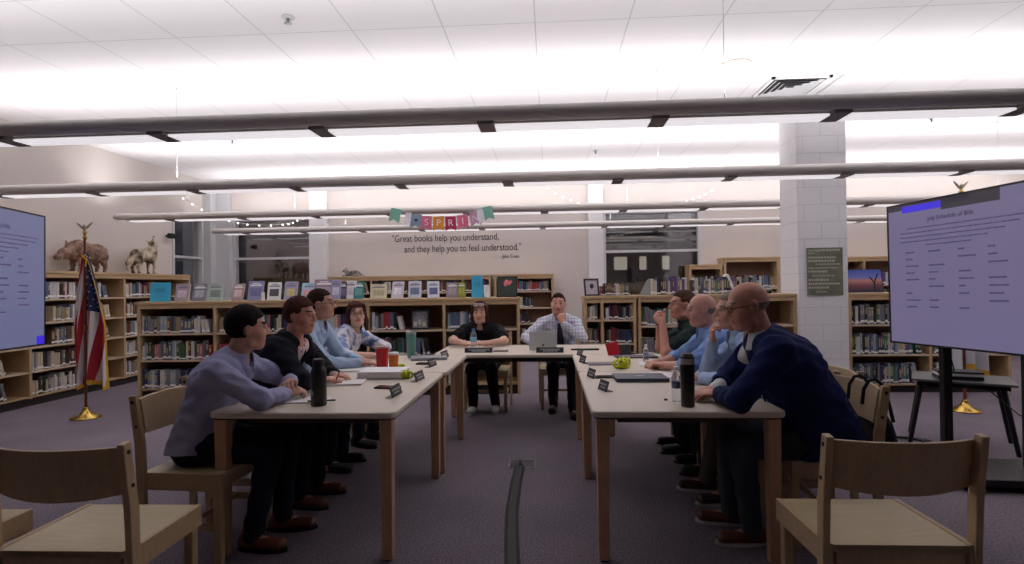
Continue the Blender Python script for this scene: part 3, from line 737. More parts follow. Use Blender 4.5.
# flask
t = pick('water_flask', 'large matt black flask with a loop handle on the near left table', 'bottle', -1.212, 2.92)
MB().lathe([(.036, 0), (.040, .004), (.040, .165), (.038, .185), (.028, .205), (.026, .21)], 28).build('body', M_black, t)
MB().lathe([(.030, .2101), (.031, .214), (.031, .238), (.027, .243)], 24).build('lid', mat('lid_black', (30, 30, 34), .5), t)
MB().tube([(-.024, 0, .236), (-.027, 0, .262), (-.015, 0, .280), (.0, 0, .284), (.015, 0, .280), (.027, 0, .262), (.024, 0, .236)], .0048, 8).build('handle', mat('lid_black', (30, 30, 34), .5), t)
MB().box(-.030, -.0405, .055, -.022, -.030, .085).box(-.026, -.0405, .06, -.016, -.036, .078).build('emblem', M_white, t)
# tumbler on the right
t = pick('travel_tumbler', 'tall black tumbler with a steel rim on the near right table', 'bottle', .683, 2.90)
MB().lathe([(.031, 0), (.033, .004), (.0355, .205), (.0355, .212)], 28).build('body', mat('tumbler_black', (26, 20, 24), .35), t)
MB().lathe([(.0362, .2121), (.0368, .216), (.0368, .238), (.036, .24)], 28).build('steel_rim', M_steel, t)
MB().lathe([(.0365, .2401), (.037, .247), (.030, .252), (.028, .262), (.012, .264)], 28).build('lid', mat('lid_black', (30, 30, 34), .5), t)
M_pet = bpy.data.materials.new('clear_plastic'); M_pet.use_nodes = True; nt, b = nodes_of(M_pet)
b.inputs['Base Color'].default_value = (.92, .95, 1, 1); b.inputs['Roughness'].default_value = .08; b.inputs['IOR'].default_value = 1.12; b.inputs['Transmission Weight'].default_value = .85
def water_bottle(label, x, y, s=1.0, capc=(235, 235, 238), cn='cap_white', labc=(84, 88, 128), lowlab=True):
    t = pick('water_bottle', label, 'bottle', x, y, 0, 'plastic water bottles')
    p = [(.026, 0), (.031, .006), (.031, .03), (.029, .036), (.031, .042), (.031, .07), (.030, .075), (.0305, .125), (.031, .14), (.026, .16), (.014, .182), (.0125, .19)]
    MB().lathe([(r * s, z * s) for r, z in p], 24).build('body', M_pet, t)
    MB().lathe([(.0312 * s, .080 * s), (.0317 * s, .081 * s), (.0317 * s, .122 * s), (.0312 * s, .123 * s)], 24).build('paper_label', mat('blabel_%d' % labc[0], labc, .5, var=.4, vscale=60), t)
    MB().lathe([(.014 * s, .1901 * s), (.0155 * s, .192 * s), (.0155 * s, .205 * s), (.014 * s, .207 * s)], 18).build('cap', mat(cn, capc, .4), t)
water_bottle('clear water bottle with a navy label beside the tall black tumbler', .657, 3.02, .88)
water_bottle('small clear water bottle in front of the third man on the right', .743, 4.49, .70, labc=(150, 160, 190))
water_bottle('clear water bottle with a blue cap in front of the woman in black', -.735, 5.47, 1.0, capc=(40, 110, 190), cn='cap_blue', labc=(120, 170, 190))
M_plate = mat('nameplate_black', (46, 44, 50), .4); M_pl_txt = mat('engraved', (176, 174, 178), .6)
def plate(label, x, y, rz, w=.17, h=.062):
    t = pick('name_plate', label, 'name plate', x, y, rz, 'black name plates', )
    Mt = Matrix.Rotation(math.radians(-18), 4, 'X')
    MB().box(-w / 2, 0, .002, w / 2, .004, h, M=Mt).box(-w / 2, 0, 0, w / 2, .045, .003).build('plate', M_plate, t, bevel=.001)
    r = random.Random(int(x * 100)); mb = MB()
    for row, (z, q) in enumerate(((h * .62, .72), (h * .32, .5))):
        u = -w * q / 2
        while u < w * q / 2:
            l = r.uniform(.008, .02); mb.box(u, -.0012, z - .005, u + l, -.0002, z + .005, M=Mt); u += l + .004
    mb.build('engraved_name', M_pl_txt, t)
# plates face the room's middle: normal (-y local) turned
plate('black name plate nearest the viewer on the left tables', -.865, 3.19, PI / 2 - .06)
plate('black name plate second from the viewer on the left tables', -.85, 3.71, PI / 2 - .10)
plate('black name plate beside the phone on the far left table', -.90, 4.37, PI / 2 - .12)
plate('black name plate at the far end of the left tables', -.90, 4.90, PI / 2 - .15)
plate('long black name plate before the woman in black', -.66, 5.25, 0, .26, .045)
plate('long black name plate before the man in the checked shirt', .0, 5.22, 0, .25, .05)
plate('black name plate nearest the viewer on the right tables', .296, 3.33, -PI / 2 + .32, .12)
plate('black name plate second from the viewer on the right tables', .26, 3.80, -PI / 2 + .3, .12)
plate('black name plate beside the tablet on the right tables', .245, 4.52, -PI / 2 + .3, .12)
plate('farthest black name plate on the right tables', .25, 4.99, -PI / 2 + .3, .12)
def sheets(name, label, cat, x, y, rz, w, d, h, m=M_paper, n=1, z=TZ + .001, group=None):
    t = thing(name, label, cat, (x, y, z), rz, group)
    MB().box(-w / 2, -d / 2, 0, w / 2, d / 2, h).build('pages', m, t)
    return t
t = sheets('notepad', 'white notepad lying by the folded arms of the lavender-shirted man', 'notepad', -1.36, 3.04, .1, .30, .16, .006)
MB().tube([(.05, -.01, .011), (.19, .02, .011)], .0045, 8).build('pen', M_black, None, loc=(-1.34, 2.97, TZ + .003)); tag(bpy.data.objects[-1] if False else [o for o in COL.objects if o.name.startswith('pen')][0], 'black pen lying on the notepad behind the flask', 'pen')
sheets('notepad', 'open white notepad under the writing hand of the blazer woman', 'notepad', -1.33, 3.60, .15, .26, .20, .010)
t = sheets('document_stack', 'thick stack of white documents in the middle of the left tables', 'papers', -1.14, 3.86, .04, .30, .24, .045, M_paper)
MB().box(-.152, -.122, .0455, .152, .122, .050).build('top_sheet', mat('bright_paper', (240, 240, 242), .7), t)
MB().box(-.156, -.126, -.0005, .156, .126, .012).build('folder', mat('folder_grey', (176, 174, 180), .5), t)
sheets('papers', 'white papers under the forearms of the light blue man', 'papers', -1.48, 4.22, .2, .28, .24, .006)
sheets('papers', 'loose white papers beside the orange cup', 'papers', -1.30, 4.42, .1, .30, .2, .004)
def phone(label, x, y, rz, w=.075, d=.15):
    t = pick('mobile_phone', label, 'phone', x, y, rz, 'black mobile phones')
    MB().box(-w / 2, -d / 2, 0, w / 2, d / 2, .010).build('case', M_black, t, bevel=.004)
    MB().box(-w / 2 + .004, -d / 2 + .004, .0102, w / 2 - .004, d / 2 - .004, .0108).build('screen', mat('phone_glass', (12, 12, 16), .08), t)
phone('black phone lying by the document stack on the near left table', -.99, 3.42, PI / 2 - .2)
phone('black phone beside the silver laptop on the far left table', -.985, 4.48, PI / 2 - .1)
phone('black case beside the closed laptop on the near right table', .375, 3.80, PI / 2 + .05, .07, .16)
# yellow crumpled things
def crumple(label, x, y, s, seed, bow=False):
    r = random.Random(seed); t = pick('yellow_ribbon', label, 'ribbon', x, y, 0, 'neon yellow ribbons')
    m = mat('neon_yellow', (206, 214, 20), .5, var=.2, vscale=60)
    mb = MB()
    for k in range(7):
        a = r.uniform(0, 6.28); pts = []
        for i in range(13):
            q = i / 12 * 2 * PI
            pts.append((s * (.5 * math.cos(a) + .55 * math.cos(q) * math.cos(a + .6)), s * (.3 * math.sin(a) + .5 * math.cos(q) * math.sin(a + .6)), s * (.42 + .40 * math.sin(q)) * (.7 + .3 * r.random()) + .006))
        mb.tube(pts, .0085, 6)
    mb.build('loops', m, t)
    MB().lathe([(s * .3, 0.001), (s * .42, s * .2), (s * .3, s * .45), (s * .1, s * .5)], 14).build('knot', m, t)
crumple('neon yellow crumpled ribbon beside the document stack', -.965, 3.79, .055, 3)
crumple('small neon yellow ribbon behind the orange cup', -1.10, 4.20, .04, 4)
crumple('large neon yellow crumpled ribbon on the right tables', .535, 4.22, .085, 5)
# red tumbler, orange cup
t = pick('red_tumbler', 'bright red tumbler with clear lid on the left tables', 'cup', -1.275, 4.27)
MB().lathe([(.040, 0), (.042, .003), (.050, .15), (.050, .155)], 28).build('body', mat('tumbler_red', (196, 26, 34), .3), t)
MB().lathe([(.051, .1551), (.052, .160), (.052, .166), (.046, .168)], 28).build('lid', mat('lid_clear', (190, 150, 150), .2), t)
t = pick('paper_cup', 'orange paper cup with a white lid beside the red tumbler', 'cup', -1.165, 4.19)
MB().lathe([(.028, 0), (.030, .003), (.039, .108), (.039, .112)], 28).build('body', mat('cup_orange', (216, 118, 36), .5, var=.15, vscale=20), t)
MB().lathe([(.041, .1121), (.042, .116), (.040, .124), (.036, .130), (.034, .130)], 28).build('lid', M_white, t)
# laptops
def laptop(label, x, y, rz, w, d, ang, shell, base=None, open_=True, hscr=None, logo=True):
    t = pick('laptop', label, 'laptop', x, y, rz, None); m = mat('shell_%d_%d' % (shell[0], shell[2]), shell, .35, metal=.2)
    MB().prism(rrect(-w / 2, -d / 2, w / 2, d / 2, .012), 0, .014).build('base', m, t, bevel=.003)
    if open_:
        MB().box(-w / 2 + .02, -d / 2 + .07, .0142, w / 2 - .02, d / 2 - .03, .0155).build('keyboard', M_black, t)
        hs = hscr or d
        Mt = Matrix.Translation((0, d / 2, .014)) @ Matrix.Rotation(math.radians(ang), 4, 'X')
        MB().box(-w / 2, 0, 0, w / 2, .007, hs, M=Mt).build('lid', m, t, bevel=.003)
        MB().box(-w / 2 + .01, -.0008, .012, w / 2 - .01, 0, hs - .01, M=Mt).build('screen', mat('laptop_screen', (150, 160, 180), .3, emit=(150, 165, 200), estr=.4), t)
        if logo: MB().cone(Mt @ Vector((0, .007, hs * .22)), Mt @ Vector((0, .0078, hs * .22)), .010, .010, 16).build('logo', M_black, t)
    else:
        MB().prism(rrect(-w / 2, -d / 2, w / 2, d / 2, .014), .0145, .024).build('lid', m, t, bevel=.003)
        MB().box(-.03, -.01, .0241, .03, .01, .0245).build('logo', M_steel, t)
    return t
laptop('closed silver laptop lying beside the teal tumbler on the far left table', -1.03, 4.80, .25, .30, .21, 0, (150, 152, 160), open_=False)
t = pick('teal_tumbler', 'tall teal tumbler with a grey lid on the far left table', 'cup', -1.205, 4.90)
MB().lathe([(.030, 0), (.034, .004), (.043, .20), (.043, .205)], 28).build('body', mat('tumbler_teal', (104, 154, 142), .4), t)
MB().lathe([(.044, .2051), (.045, .210), (.045, .226), (.036, .230)], 28).box(.0, -.012, .2301, .055, .012, .240).build('lid', mat('lid_grey', (150, 152, 152), .4), t)
laptop('open white laptop in front of the man in the checked shirt', -.065, 5.52, PI, .26, .18, -8, (196, 200, 204), hscr=.17, logo=True)
laptop('closed dark blue-grey laptop on the near right table', .575, 3.72, .03, .33, .23, 0, (62, 72, 92), open_=False)
t = sheets('tablet', 'thin grey tablet lying on the far right table', 'tablet', .40, 4.45, .1, .22, .15, .008, mat('tablet_grey', (120, 112, 118), .3))
sheets('pen_case', 'long black case lying at the right end of the back table', 'case', .33, 5.42, .03, .26, .05, .014, M_black)
sheets('pad', 'dark pad lying beside the long name plate of the woman in black', 'pad', -.46, 5.36, 0, .14, .09, .008, mat('pad_dark', (88, 70, 62), .5))
t = pick('red_folder', 'upright red folder standing on the far right table', 'folder', .56, 5.0, .2)
MB().box(-.055, 0, 0, .055, .006, .115, M=Matrix.Rotation(-.25, 4, 'Y')).build('cover', mat('folder_red', (204, 30, 50), .4), t)
MB().box(.0, .012, 0, .16, .02, .10, M=Matrix.Rotation(math.radians(-25), 4, 'X')).box(.0, .02, 0, .2, .14, .012).build('stand', M_black, t, bevel=.003)
sheets('papers', 'white papers spread before the second and third men on the right', 'papers', .86, 3.90, .15, .34, .26, .005)
sheets('papers', 'white papers under the forearm of the bald man in blue', 'papers', .85, 4.42, -.1, .34, .22, .006)
sheets('papers', 'white papers under the hands of the navy-jacketed man', 'papers', .88, 3.13, .05, .26, .22, .005)
sheets('notepad', 'grey notepad before the clasped-hands man', 'notepad', .72, 4.86, .1, .34, .16, .012, mat('pad_grey', (90, 80, 90), .6))
t = pick('bottle_cap', 'tiny black cap lying beside the navy label water bottle', 'cap', .605, 3.05); MB().lathe([(.009, 0), (.010, .002), (.009, .009)], 14).build('cap', M_black, t)

# ---------------------------------------------------------------- cord cover and floor box
pts = [(-.236, 4.27), (-.245, 3.9), (-.240, 3.4), (-.215, 3.0), (-.195, 2.77), (-.175, 2.4), (-.16, 2.0), (-.15, 1.2)]
mb = MB(); vs = []
for x, y in pts:
    for u, z in ((-.040, .001), (-.022, .014), (.022, .014), (.040, .001)): vs.append((x + u, y, z))
fs = [(i * 4 + k, i * 4 + 4 + k, i * 4 + 5 + k, i * 4 + k + 1) for i in range(len(pts) - 1) for k in range(3)] + [(i * 4 + 3, i * 4 + 7, i * 4 + 4, i * 4) for i in range(len(pts) - 1)]
mb.add(vs, [tuple(reversed(f)) for f in fs] + [(0, 1, 2, 3), tuple(reversed([len(vs) - 4 + i for i in range(4)]))])
tag(mb.build('cord_cover', mat('cord_rubber', (52, 50, 56), .7, bump=.2, bscale=80)), 'dark rubber cord cover running along the carpet between the tables', 'cord cover')
t = thing('floor_box', 'square floor outlet with a metal rim at the cord cover end', 'outlet', (-.225, 4.33, 0))
MB().box(-.095, -.09, .0005, .095, .09, .003).build('plate', mat('box_carpet', (84, 78, 86), .8), t)
fr = MB()
for a in range(4): fr.box(-.10, .09, .0005, .10, .10, .005, M=Matrix.Rotation(a * PI / 2, 4, 'Z'))
fr.build('rim', mat('rim_metal', (170, 164, 160), .4, metal=.6), t)
MB().tube([(-.01, -.02, .006), (-.012, 0, .03), (-.01, .03, .012)], .012, 8).build('plug', M_black, t)

# ---------------------------------------------------------------- televisions
M_scr = mat('tv_screen', (30, 30, 36), .25, emit=(142, 132, 172), estr=.42)
M_scrL = mat('tv_screen_blue', (30, 30, 36), .25, emit=(134, 136, 180), estr=.42)
M_scrT = mat('screen_text', (40, 34, 60), .3, emit=(50, 40, 74), estr=.5)
M_scrG = mat('screen_fainttext', (60, 54, 80), .3, emit=(92, 82, 124), estr=.45)
M_blue = mat('screen_blue', (40, 30, 160), .3, emit=(64, 44, 220), estr=.6)
M_bar = mat('screen_bar', (30, 28, 34), .3, emit=(60, 56, 66), estr=.5)
def tv(label, far, near, zc, tilt, side, scr):
    """far/near: floor points of the two ends; local x runs from the viewer's left to right on the screen, screen faces -y"""
    fx, fy = far; nx, ny = near
    if side == 'R': a, b2 = Vector((fx, fy)), Vector((nx, ny))
    else: a, b2 = Vector((nx, ny)), Vector((fx, fy))
    ang = math.atan2((b2 - a).y, (b2 - a).x); W = (b2 - a).length; H = .95; c = (a + b2) / 2
    t = thing('television', label, 'television', (c.x, c.y, zc), ang); t.rotation_euler = (0, tilt, ang)
    MB().box(-W / 2, 0, -H / 2, W / 2, .045, H / 2).build('casing', M_black, t, bevel=.006)
    bz = .012; fr = MB()
    fr.box(-W / 2, -.006, -H / 2, W / 2, 0, -H / 2 + bz).box(-W / 2, -.006, H / 2 - bz, W / 2, 0, H / 2).box(-W / 2, -.006, -H / 2 + bz, -W / 2 + bz, 0, H / 2 - bz).box(W / 2 - bz, -.006, -H / 2 + bz, W / 2, 0, H / 2 - bz)
    fr.build('bezel', M_black, t)
    MB().box(-W / 2 + bz, -.003, -H / 2 + bz, W / 2 - bz, -.0005, H / 2 - bz).build('screen', scr, t)
    L, R_, T, B = -W / 2 + bz, W / 2 - bz, H / 2 - bz, -H / 2 + bz
    y0, y1 = -.0042, -.0031
    MB().box(L, y0, T - .035, L + .62, y1, T).box(L + .42, y0, T - .07, L + .80, y1, T).build('tool_bar', M_bar, t)
    MB().box(L + .12, y0 - .0004, T - .055, L + .42, y1, T - .012).build('blue_tab', M_blue, t)
    MB().box(R_ - .09 if side == 'L' else L + .93, y0, B, (R_ if side == 'L' else L + 1.05), y1, B + .06).build('blue_square', M_blue, t)
    dx = .0 if side == 'R' else .62
    text('title', 'July Schedule of Bills', .04, M_scrT, t, (L + .48 + dx, -.0045, T - .115), (PI / 2, 0, 0), .0003, width=.32)
    r = random.Random(5); mb = MB()
    for k in range(5):
        z = T - .165 - k * .029; x = L + dx + .10 + (.06 if k == 0 else 0); end = L + dx + (.92, .88, .80, .72, .58)[k]
        if k == 4: x = L + dx + .30
        while x < end:
            l = r.uniform(.02, .07); mb.box(x, y0, z - .004, x + l, y1, z + .004); x += l + .006
    mb.build('paragraph', M_scrG, t)
    for row in range(9):
        z = T - .325 - row * .045; mb = MB()
        for ci, x in enumerate((L + .14 + dx, L + .32 + dx, L + .53 + dx, L + .72 + dx)):
            if (row * 7 + ci * 3) % 5 == 0 and row: continue
            l = r.uniform(.04, .12)
            if x + l < R_: mb.box(x, y0, z - .005, x + l, y1, z + .005)
        mb.build('text_row', M_scrG, t)
    return t
tR = tv('large wall-size television at the right picture edge showing a schedule of bills', (2.38, 4.16), (2.70, 2.53), 1.41, -.012, 'R', M_scr)
tL = tv('large television cut by the left picture edge, showing blue-grey text', (-3.71, 3.97), (-3.28, 2.37), 1.45, .012, 'L', M_scrL)
def tvstand(label, x, y, rz, arm, z0):
    t = thing('television_stand', label, 'stand', (x, y, 0), rz, 'black rolling television stands')
    for sx in (-.255, .255): MB().box(sx - .026, -.03, .085, sx + .026, .03, 1.55).build('post', M_blackm, t, bevel=.004)
    MB().prism(rrect(-.32, -.26, .62, .22, .05), .035, .085).build('base', M_black, t, bevel=.006)
    MB().box(-.29, -.05, 1.30, .29, .05, 1.40).build('cross_bar', M_blackm, t, bevel=.004)
    a = MB().tube([(0, 0, 1.35), arm[0], arm[1]], .035, 10); a.build('mount_arm', M_blackm, t)
    for u, v in ((-.26, -.2), (.55, -.2), (-.26, .16), (.55, .16)): MB().cone((u - .012, v, .018), (u + .012, v, .018), .018, .018, 14).build('caster', M_black, t)
    return t
tvstand('black twin-post stand carrying the right television', 2.945, 4.06, -.06, ((-.24, -.25, 1.38), (-.352, -.66, 1.38)), 1)
sL = tvstand('black twin-post stand behind the left television', -3.95, 3.10, PI / 2 + .25, ((.0, -.18, 1.38), (.0, -.36, 1.38)), 1)
# small side table with projector
t = thing('side_table', 'small black table with splayed legs behind the right television', 'table', (3.36, 4.93, 0), -.55)
MB().prism([(-.32, -.26), (.34, -.26), (.34, .24), (-.32, .24)], .535, .555).build('table_top', mat('slate_top', (84, 82, 86), .35), t, bevel=.004)
MB().box(-.28, -.22, .50, .30, .20, .533).build('apron', M_blackm, t)
for sx, sy in ((-1, -1), (1, -1), (1, 1), (-1, 1)):
    MB().tube([(sx * .26, sy * .19, .50), (sx * .34, sy * .23, 0.01)], [.022, .017], 6).build('leg', M_blackm, t)
t = thing('projector', 'small black and white box device on the small black table', 'device', (3.30, 4.86, .556), -.35)
MB().box(-.15, -.09, 0, .15, .09, .028).build('body', M_black, t, bevel=.004)
MB().box(-.148, -.088, .0285, .148, .088, .05).build('upper_shell', M_white, t, bevel=.004)
MB().box(-.152, -.092, .0505, .152, .092, .066).build('lid', M_black, t, bevel=.004)
tag(MB().tube([(2.9, 4.42, 1.25), (2.98, 4.5, .9), (3.14, 4.66, .66), (3.2, 4.8, .575)], .005, 6).build('cable', M_black), 'thin black cable dropping to the box device', 'cable')
tag(MB().tube([(3.45, 4.75, .49), (3.48, 4.5, .35), (3.62, 4.35, .22), (3.8, 4.3, .05), (4.0, 4.4, .012)], .005, 6).build('cable', M_black), 'thin black cable hanging from the small table to the floor', 'cable')
pp = [(2.95 + .16 * math.cos(k * .55) * (1 + .1 * (k % 3)), 4.98 + .10 * math.sin(k * .55), .012 + .004 * (k % 4)) for k in range(34)]
tag(MB().tube(pp, .009, 6).build('cable_coil', M_black), 'black cable coil lying on the carpet behind the right chair', 'cable')

# ---------------------------------------------------------------- flags
def flag_cloth(kind, t):
    """draped, gathered cloth hanging from z0 to z1 around the staff; canton + stripes as faces"""
    nu, nv = 170, 130; vs = []; fs = []; mi = []
    z0, z1 = 1.86, .34
    for j in range(nv + 1):
        v = j / nv; z = z0 - (z0 - z1) * v
        # the hoist edge hugs the staff, the fly falls in folds
        half = .02 + .25 * min(1, v * 1.9) ** .8
        for i in range(nu + 1):
            u = i / nu
            a = u * 5.6 * PI
            amp = .022 + .055 * v
            x = half * (u * 1.48 - .62) + .03 * math.sin(a * .5 + 1) * v + .04 * v * u
            y = amp * math.sin(a + 1.2 * v) * (.5 + .5 * u) + .01
            zz = z - .10 * u * (1 - v) - .035 * math.sin(a * .5) * v
            vs.append((x, y, zz))
    for j in range(nv):
        for i in range(nu):
            a = j * (nu + 1) + i; fs.append((a, a + 1, a + nu + 2, a + nu + 1))
            u, v = i / nu, j / nv
            if kind == 'white':
                mi.append(2 if (v > .955 or u > .97) else 0)
            else:
                # the flag hangs so that stripes run downwards, canton at the top
                if v > .965 or u > .975: mi.append(3)
                elif v < .44 and u > .42 - .1 * v: mi.append(2)
                else: mi.append(0 if int((u * 9 + v * 3.5)) % 2 == 0 else 1)
    mb = MB(); mb.add(vs, fs, 0, True); mb.m = mi
    return mb, vs, nu
def flag(kind, label, x, y, H, rz):
    t = thing('flag', label, 'flag', (x, y, 0), rz, None)
    MB().lathe([(.14, 0), (.145, .008), (.125, .022), (.08, .034), (.05, .060), (.032, .085), (.026, .11), (.026, .12)], 32).build('base', M_gold, t)
    MB().cone((0, 0, .12), (0, 0, H - .17), .014, .013, 14).build('staff', mat('staff_wood', (120, 54, 40), .3), t)
    MB().cone((0, 0, .95), (0, 0, 1.0), .018, .018, 14).build('ferrule', M_gold, t)
    MB().lathe([(.014, H - .17), (.022, H - .15), (.012, H - .12), (.018, H - .10), (.022, H - .085), (.010, H - .065)], 16).build('finial_base', M_gold, t)
    ea = MB()
    ea.tube([(0, 0, H - .075), (0, 0, H - .03), (0, -.012, H - .008)], [.012, .016, .007], 10)
    for s in (-1, 1):
        ea.add([(0, -.004, H - .05), (s * .04, -.004, H - .010), (s * .092, -.004, H + .022), (s * .08, -.004, H - .002), (s * .04, -.004, H - .042), (0, -.004, H - .065),
                (0, .006, H - .05), (s * .04, .006, H - .010), (s * .092, .006, H + .022), (s * .08, .006, H - .002), (s * .04, .006, H - .042), (0, .006, H - .065)],
               [(0, 1, 4, 5), (1, 2, 3, 4), (11, 10, 7, 6), (10, 9, 8, 7), (0, 6, 7, 1), (1, 7, 8, 2), (2, 8, 9, 3), (3, 9, 10, 4), (4, 10, 11, 5)])
    ea.build('eagle_finial', mat('eagle_metal', (170, 160, 140), .35, metal=.9), t)
    mb, vs, nu = flag_cloth(kind, t)
    ms = [mat('flag_red', (168, 34, 48), .8), mat('flag_white', (216, 206, 206), .8), mat('flag_navy', (34, 38, 82), .8), mat('fringe_gold', (214, 168, 40), .7)] if kind == 'us' else \
         [mat('flag_plainwhite', (206, 206, 212), .8), mat('flag_white', (216, 206, 206), .8), mat('fringe_gold', (214, 168, 40), .7)]
    cl = mb.build('cloth', ms, t)
    sd = cl.modifiers.new('s', 'SOLIDIFY'); sd.thickness = .003
    cl.scale = (1, 1, (H - .25) / 1.85)
    if kind == 'us':
        st = MB(); n1 = nu + 1
        for j in range(4, 56, 7):
            for i in range(84 + (j % 2) * 7, 164, 15):
                a = Vector(vs[j * n1 + i]); nx = Vector(vs[j * n1 + i + 1]) - a; nz = Vector(vs[(j + 1) * n1 + i]) - a; nn = nx.cross(nz).normalized()
                if nn.y > 0: nn = -nn
                a = a + nn * .006; ax = nx.normalized(); az = ax.cross(nn).normalized(); P = []
                for k in range(10):
                    r = .010 if k % 2 == 0 else .0042; th = PI / 2 + k * PI / 5; P.append(a + ax * r * math.cos(th) + az * r * math.sin(th))
                st.add(P, [tuple(range(10))])
        s = st.build('stars', ms[1], t); s.scale = cl.scale
        sd = s.modifiers.new('s', 'SOLIDIFY'); sd.thickness = .003
        MB().tube([(-.03, -.02, 1.70), (.0, -.03, 1.74), (.035, -.02, 1.69), (.03, -.03, 1.62)], .008, 6).tube([(-.02, -.02, 1.735), (.03, -.025, 1.75)], .007, 6).build('gold_cord', mat('fringe_gold', (214, 168, 40), .7), t)
    return t
flag('us', 'American flag with gold fringe on a brass-footed staff by the left bookcase', -4.971, 5.81, 2.08, .0)
flag('white', 'white gold-fringed flag on a brass foot half hidden by the right television', 4.279, 6.20, 2.36, .3)
# ---------------------------------------------------------------- wall writing, banner, string lights, poster
M_script = mat('wall_lettering', (58, 52, 58), .7)
for body, x, z, size, w, al, l in (
    ('"Great books help you understand,', -3.01, 2.29, .19, 2.06, 'LEFT', 'first line of dark lettering on the back wall, Great books help you understand'),
    ('and they help you to feel understood."', -2.77, 2.085, .19, 2.25, 'LEFT', 'second line of dark lettering on the back wall, help you to feel understood'),
    ('- John Green', -.92, 1.92, .10, .36, 'LEFT', 'small attribution line under the quotation on the back wall')):
    o = text('wall_quote', body, size, M_script, None, (x, YB - .004, z), (PI / 2, -.006, 0), .002, al, width=w)
    tag(o, l, 'lettering', 'quotation lettering on the back wall')
# pennants
BY = 7.93
cols = [('teal', (128, 186, 172), ''), ('white', (226, 226, 234), ''), ('blue-grey', (132, 150, 176), 'heart'), ('pink', (216, 110, 142), 'S'), ('orange', (222, 142, 34), 'P'),
        ('crimson', (176, 36, 84), 'R'), ('rose pink', (218, 104, 142), 'I'), ('mauve', (196, 150, 180), 'N'), ('white', (230, 226, 232), ''), ('teal', (128, 186, 172), '')]
pxs = [397, 409.5, 417.5, 427.5, 439.5, 451.5, 463.5, 475.5, 481.0, 487.5]
tops = [208.5, 212.5, 214.3, 216.3, 217, 217, 215.5, 212.5, 210.5, 207.5]
ss = 7.93 / 570
def bannerpos(px, py):
    return ((px - 549) * ss * 1.0 - .0, 1.35 + (286.4 - .013 * (px - 549) - py) * ss)
line = []
for k, ((cn, c, ch), px, py) in enumerate(zip(cols, pxs, tops)):
    x, z = bannerpos(px, py); w = .150 if cn != 'white' else .09; h = .20
    ang = (.22, .16, .12, .06, .01, -.02, -.08, -.16, -.2, -.24)[k] * (1)
    lab = {0: 'teal swallowtail pennant at the left end of the banner', 1: 'narrow white pennant second from the banner left end', 2: 'blue-grey pennant with a dark heart', 3: 'pink pennant with a pale S, left of the orange one',
           4: 'orange pennant with the letter P', 5: 'crimson pennant with a white letter R', 6: 'rose pink pennant with the letter I', 7: 'mauve pennant with a white letter N', 8: 'narrow white pennant beside the right teal one', 9: 'teal swallowtail pennant at the right end of the banner'}[k]
    t = thing('pennant', lab, 'banner', (x, BY - .085 + .006 * (k % 2), z), 0, 'paper letter banner'); t.rotation_euler = (0, ang, 0)
    MB().prism([(-w / 2, 0), (-w / 2, -h), (0, -h * .78), (w / 2, -h), (w / 2, 0)], -.001, .001, M=Matrix.Rotation(PI / 2, 4, 'X')).build('flag_paper', mat('paper_' + cn.replace(' ', '_'), c, .7), t)
    if ch == 'heart':
        mb = MB(); P = []
        for i in range(20):
            a = 2 * PI * i / 20; P.append((.0022 * 16 * math.sin(a) ** 3 * .8, -.085 + .0022 * (13 * math.cos(a) - 5 * math.cos(2 * a) - 2 * math.cos(3 * a) - math.cos(4 * a)) * .8))
        mb.prism(P, .0012, .002, M=Matrix.Rotation(PI / 2, 4, 'X')).build('heart', mat('heart_navy', (44, 52, 90), .6), t)
    elif ch:
        text('letter', ch, .13, mat('paper_letter', (240, 224, 232), .6), t, (0, -.002, -.09), (PI / 2, 0, 0), .0008)
    line.append((x - w / 2 * .9, BY - .08, z + .003)); line.append((x + w / 2 * .9, BY - .08, z + .003 - ang * w * .5))
line = [(line[0][0] - .10, BY, BEAM_Z - .02)] + line + [(line[-1][0] + .10, BY, BEAM_Z - .02)]
tag(MB().tube(line, .0025, 5).build('banner_string', M_white), 'thin white string holding the row of letter pennants', 'string')
# string lights
def garland(label, pts, n):
    t = thing('string_lights', label, 'string lights', pts[0], 0, 'fairy light garlands')
    P = []
    for k in range(len(pts) - 1):
        for i in range(8):
            u = i / 8; P.append(Vector(pts[k]).lerp(Vector(pts[k + 1]), u) - Vector((0, 0, .02 * math.sin(PI * u))))
    P.append(Vector(pts[-1])); o = Vector(pts[0])
    MB().tube([p - o for p in P], .003, 5).build('wire', M_white, t)
    for i in range(n):
        q = i / (n - 1) * (len(P) - 1.001); a = int(q); p = P[a].lerp(P[a + 1], q - a) - o
        MB().lathe([(.001, -.026), (.014, -.018), (.016, -.008), (.008, 0), (.004, .004)], 8, c=p).build('bulb', mat('bulb_glow', (240, 236, 230), .3, emit=(255, 250, 240), estr=2.0), t)
garland('sagging fairy lights before the left corner window', [(-5.99, 9.0, 2.88), (-5.45, 9.0, 2.585), (-4.94, 9.0, 2.43), (-4.27, 9.0, 2.415), (-4.02, 9.0, 2.50), (-3.52, 9.0, 2.625)], 18)
garland('sagging fairy lights in front of the middle window', [(.0, 8.6, 2.83), (.4, 8.6, 2.622), (.777, 8.6, 2.509), (1.369, 8.6, 2.481), (1.78, 8.6, 2.531), (2.1, 8.6, 2.613), (2.42, 8.6, 2.74)], 22)
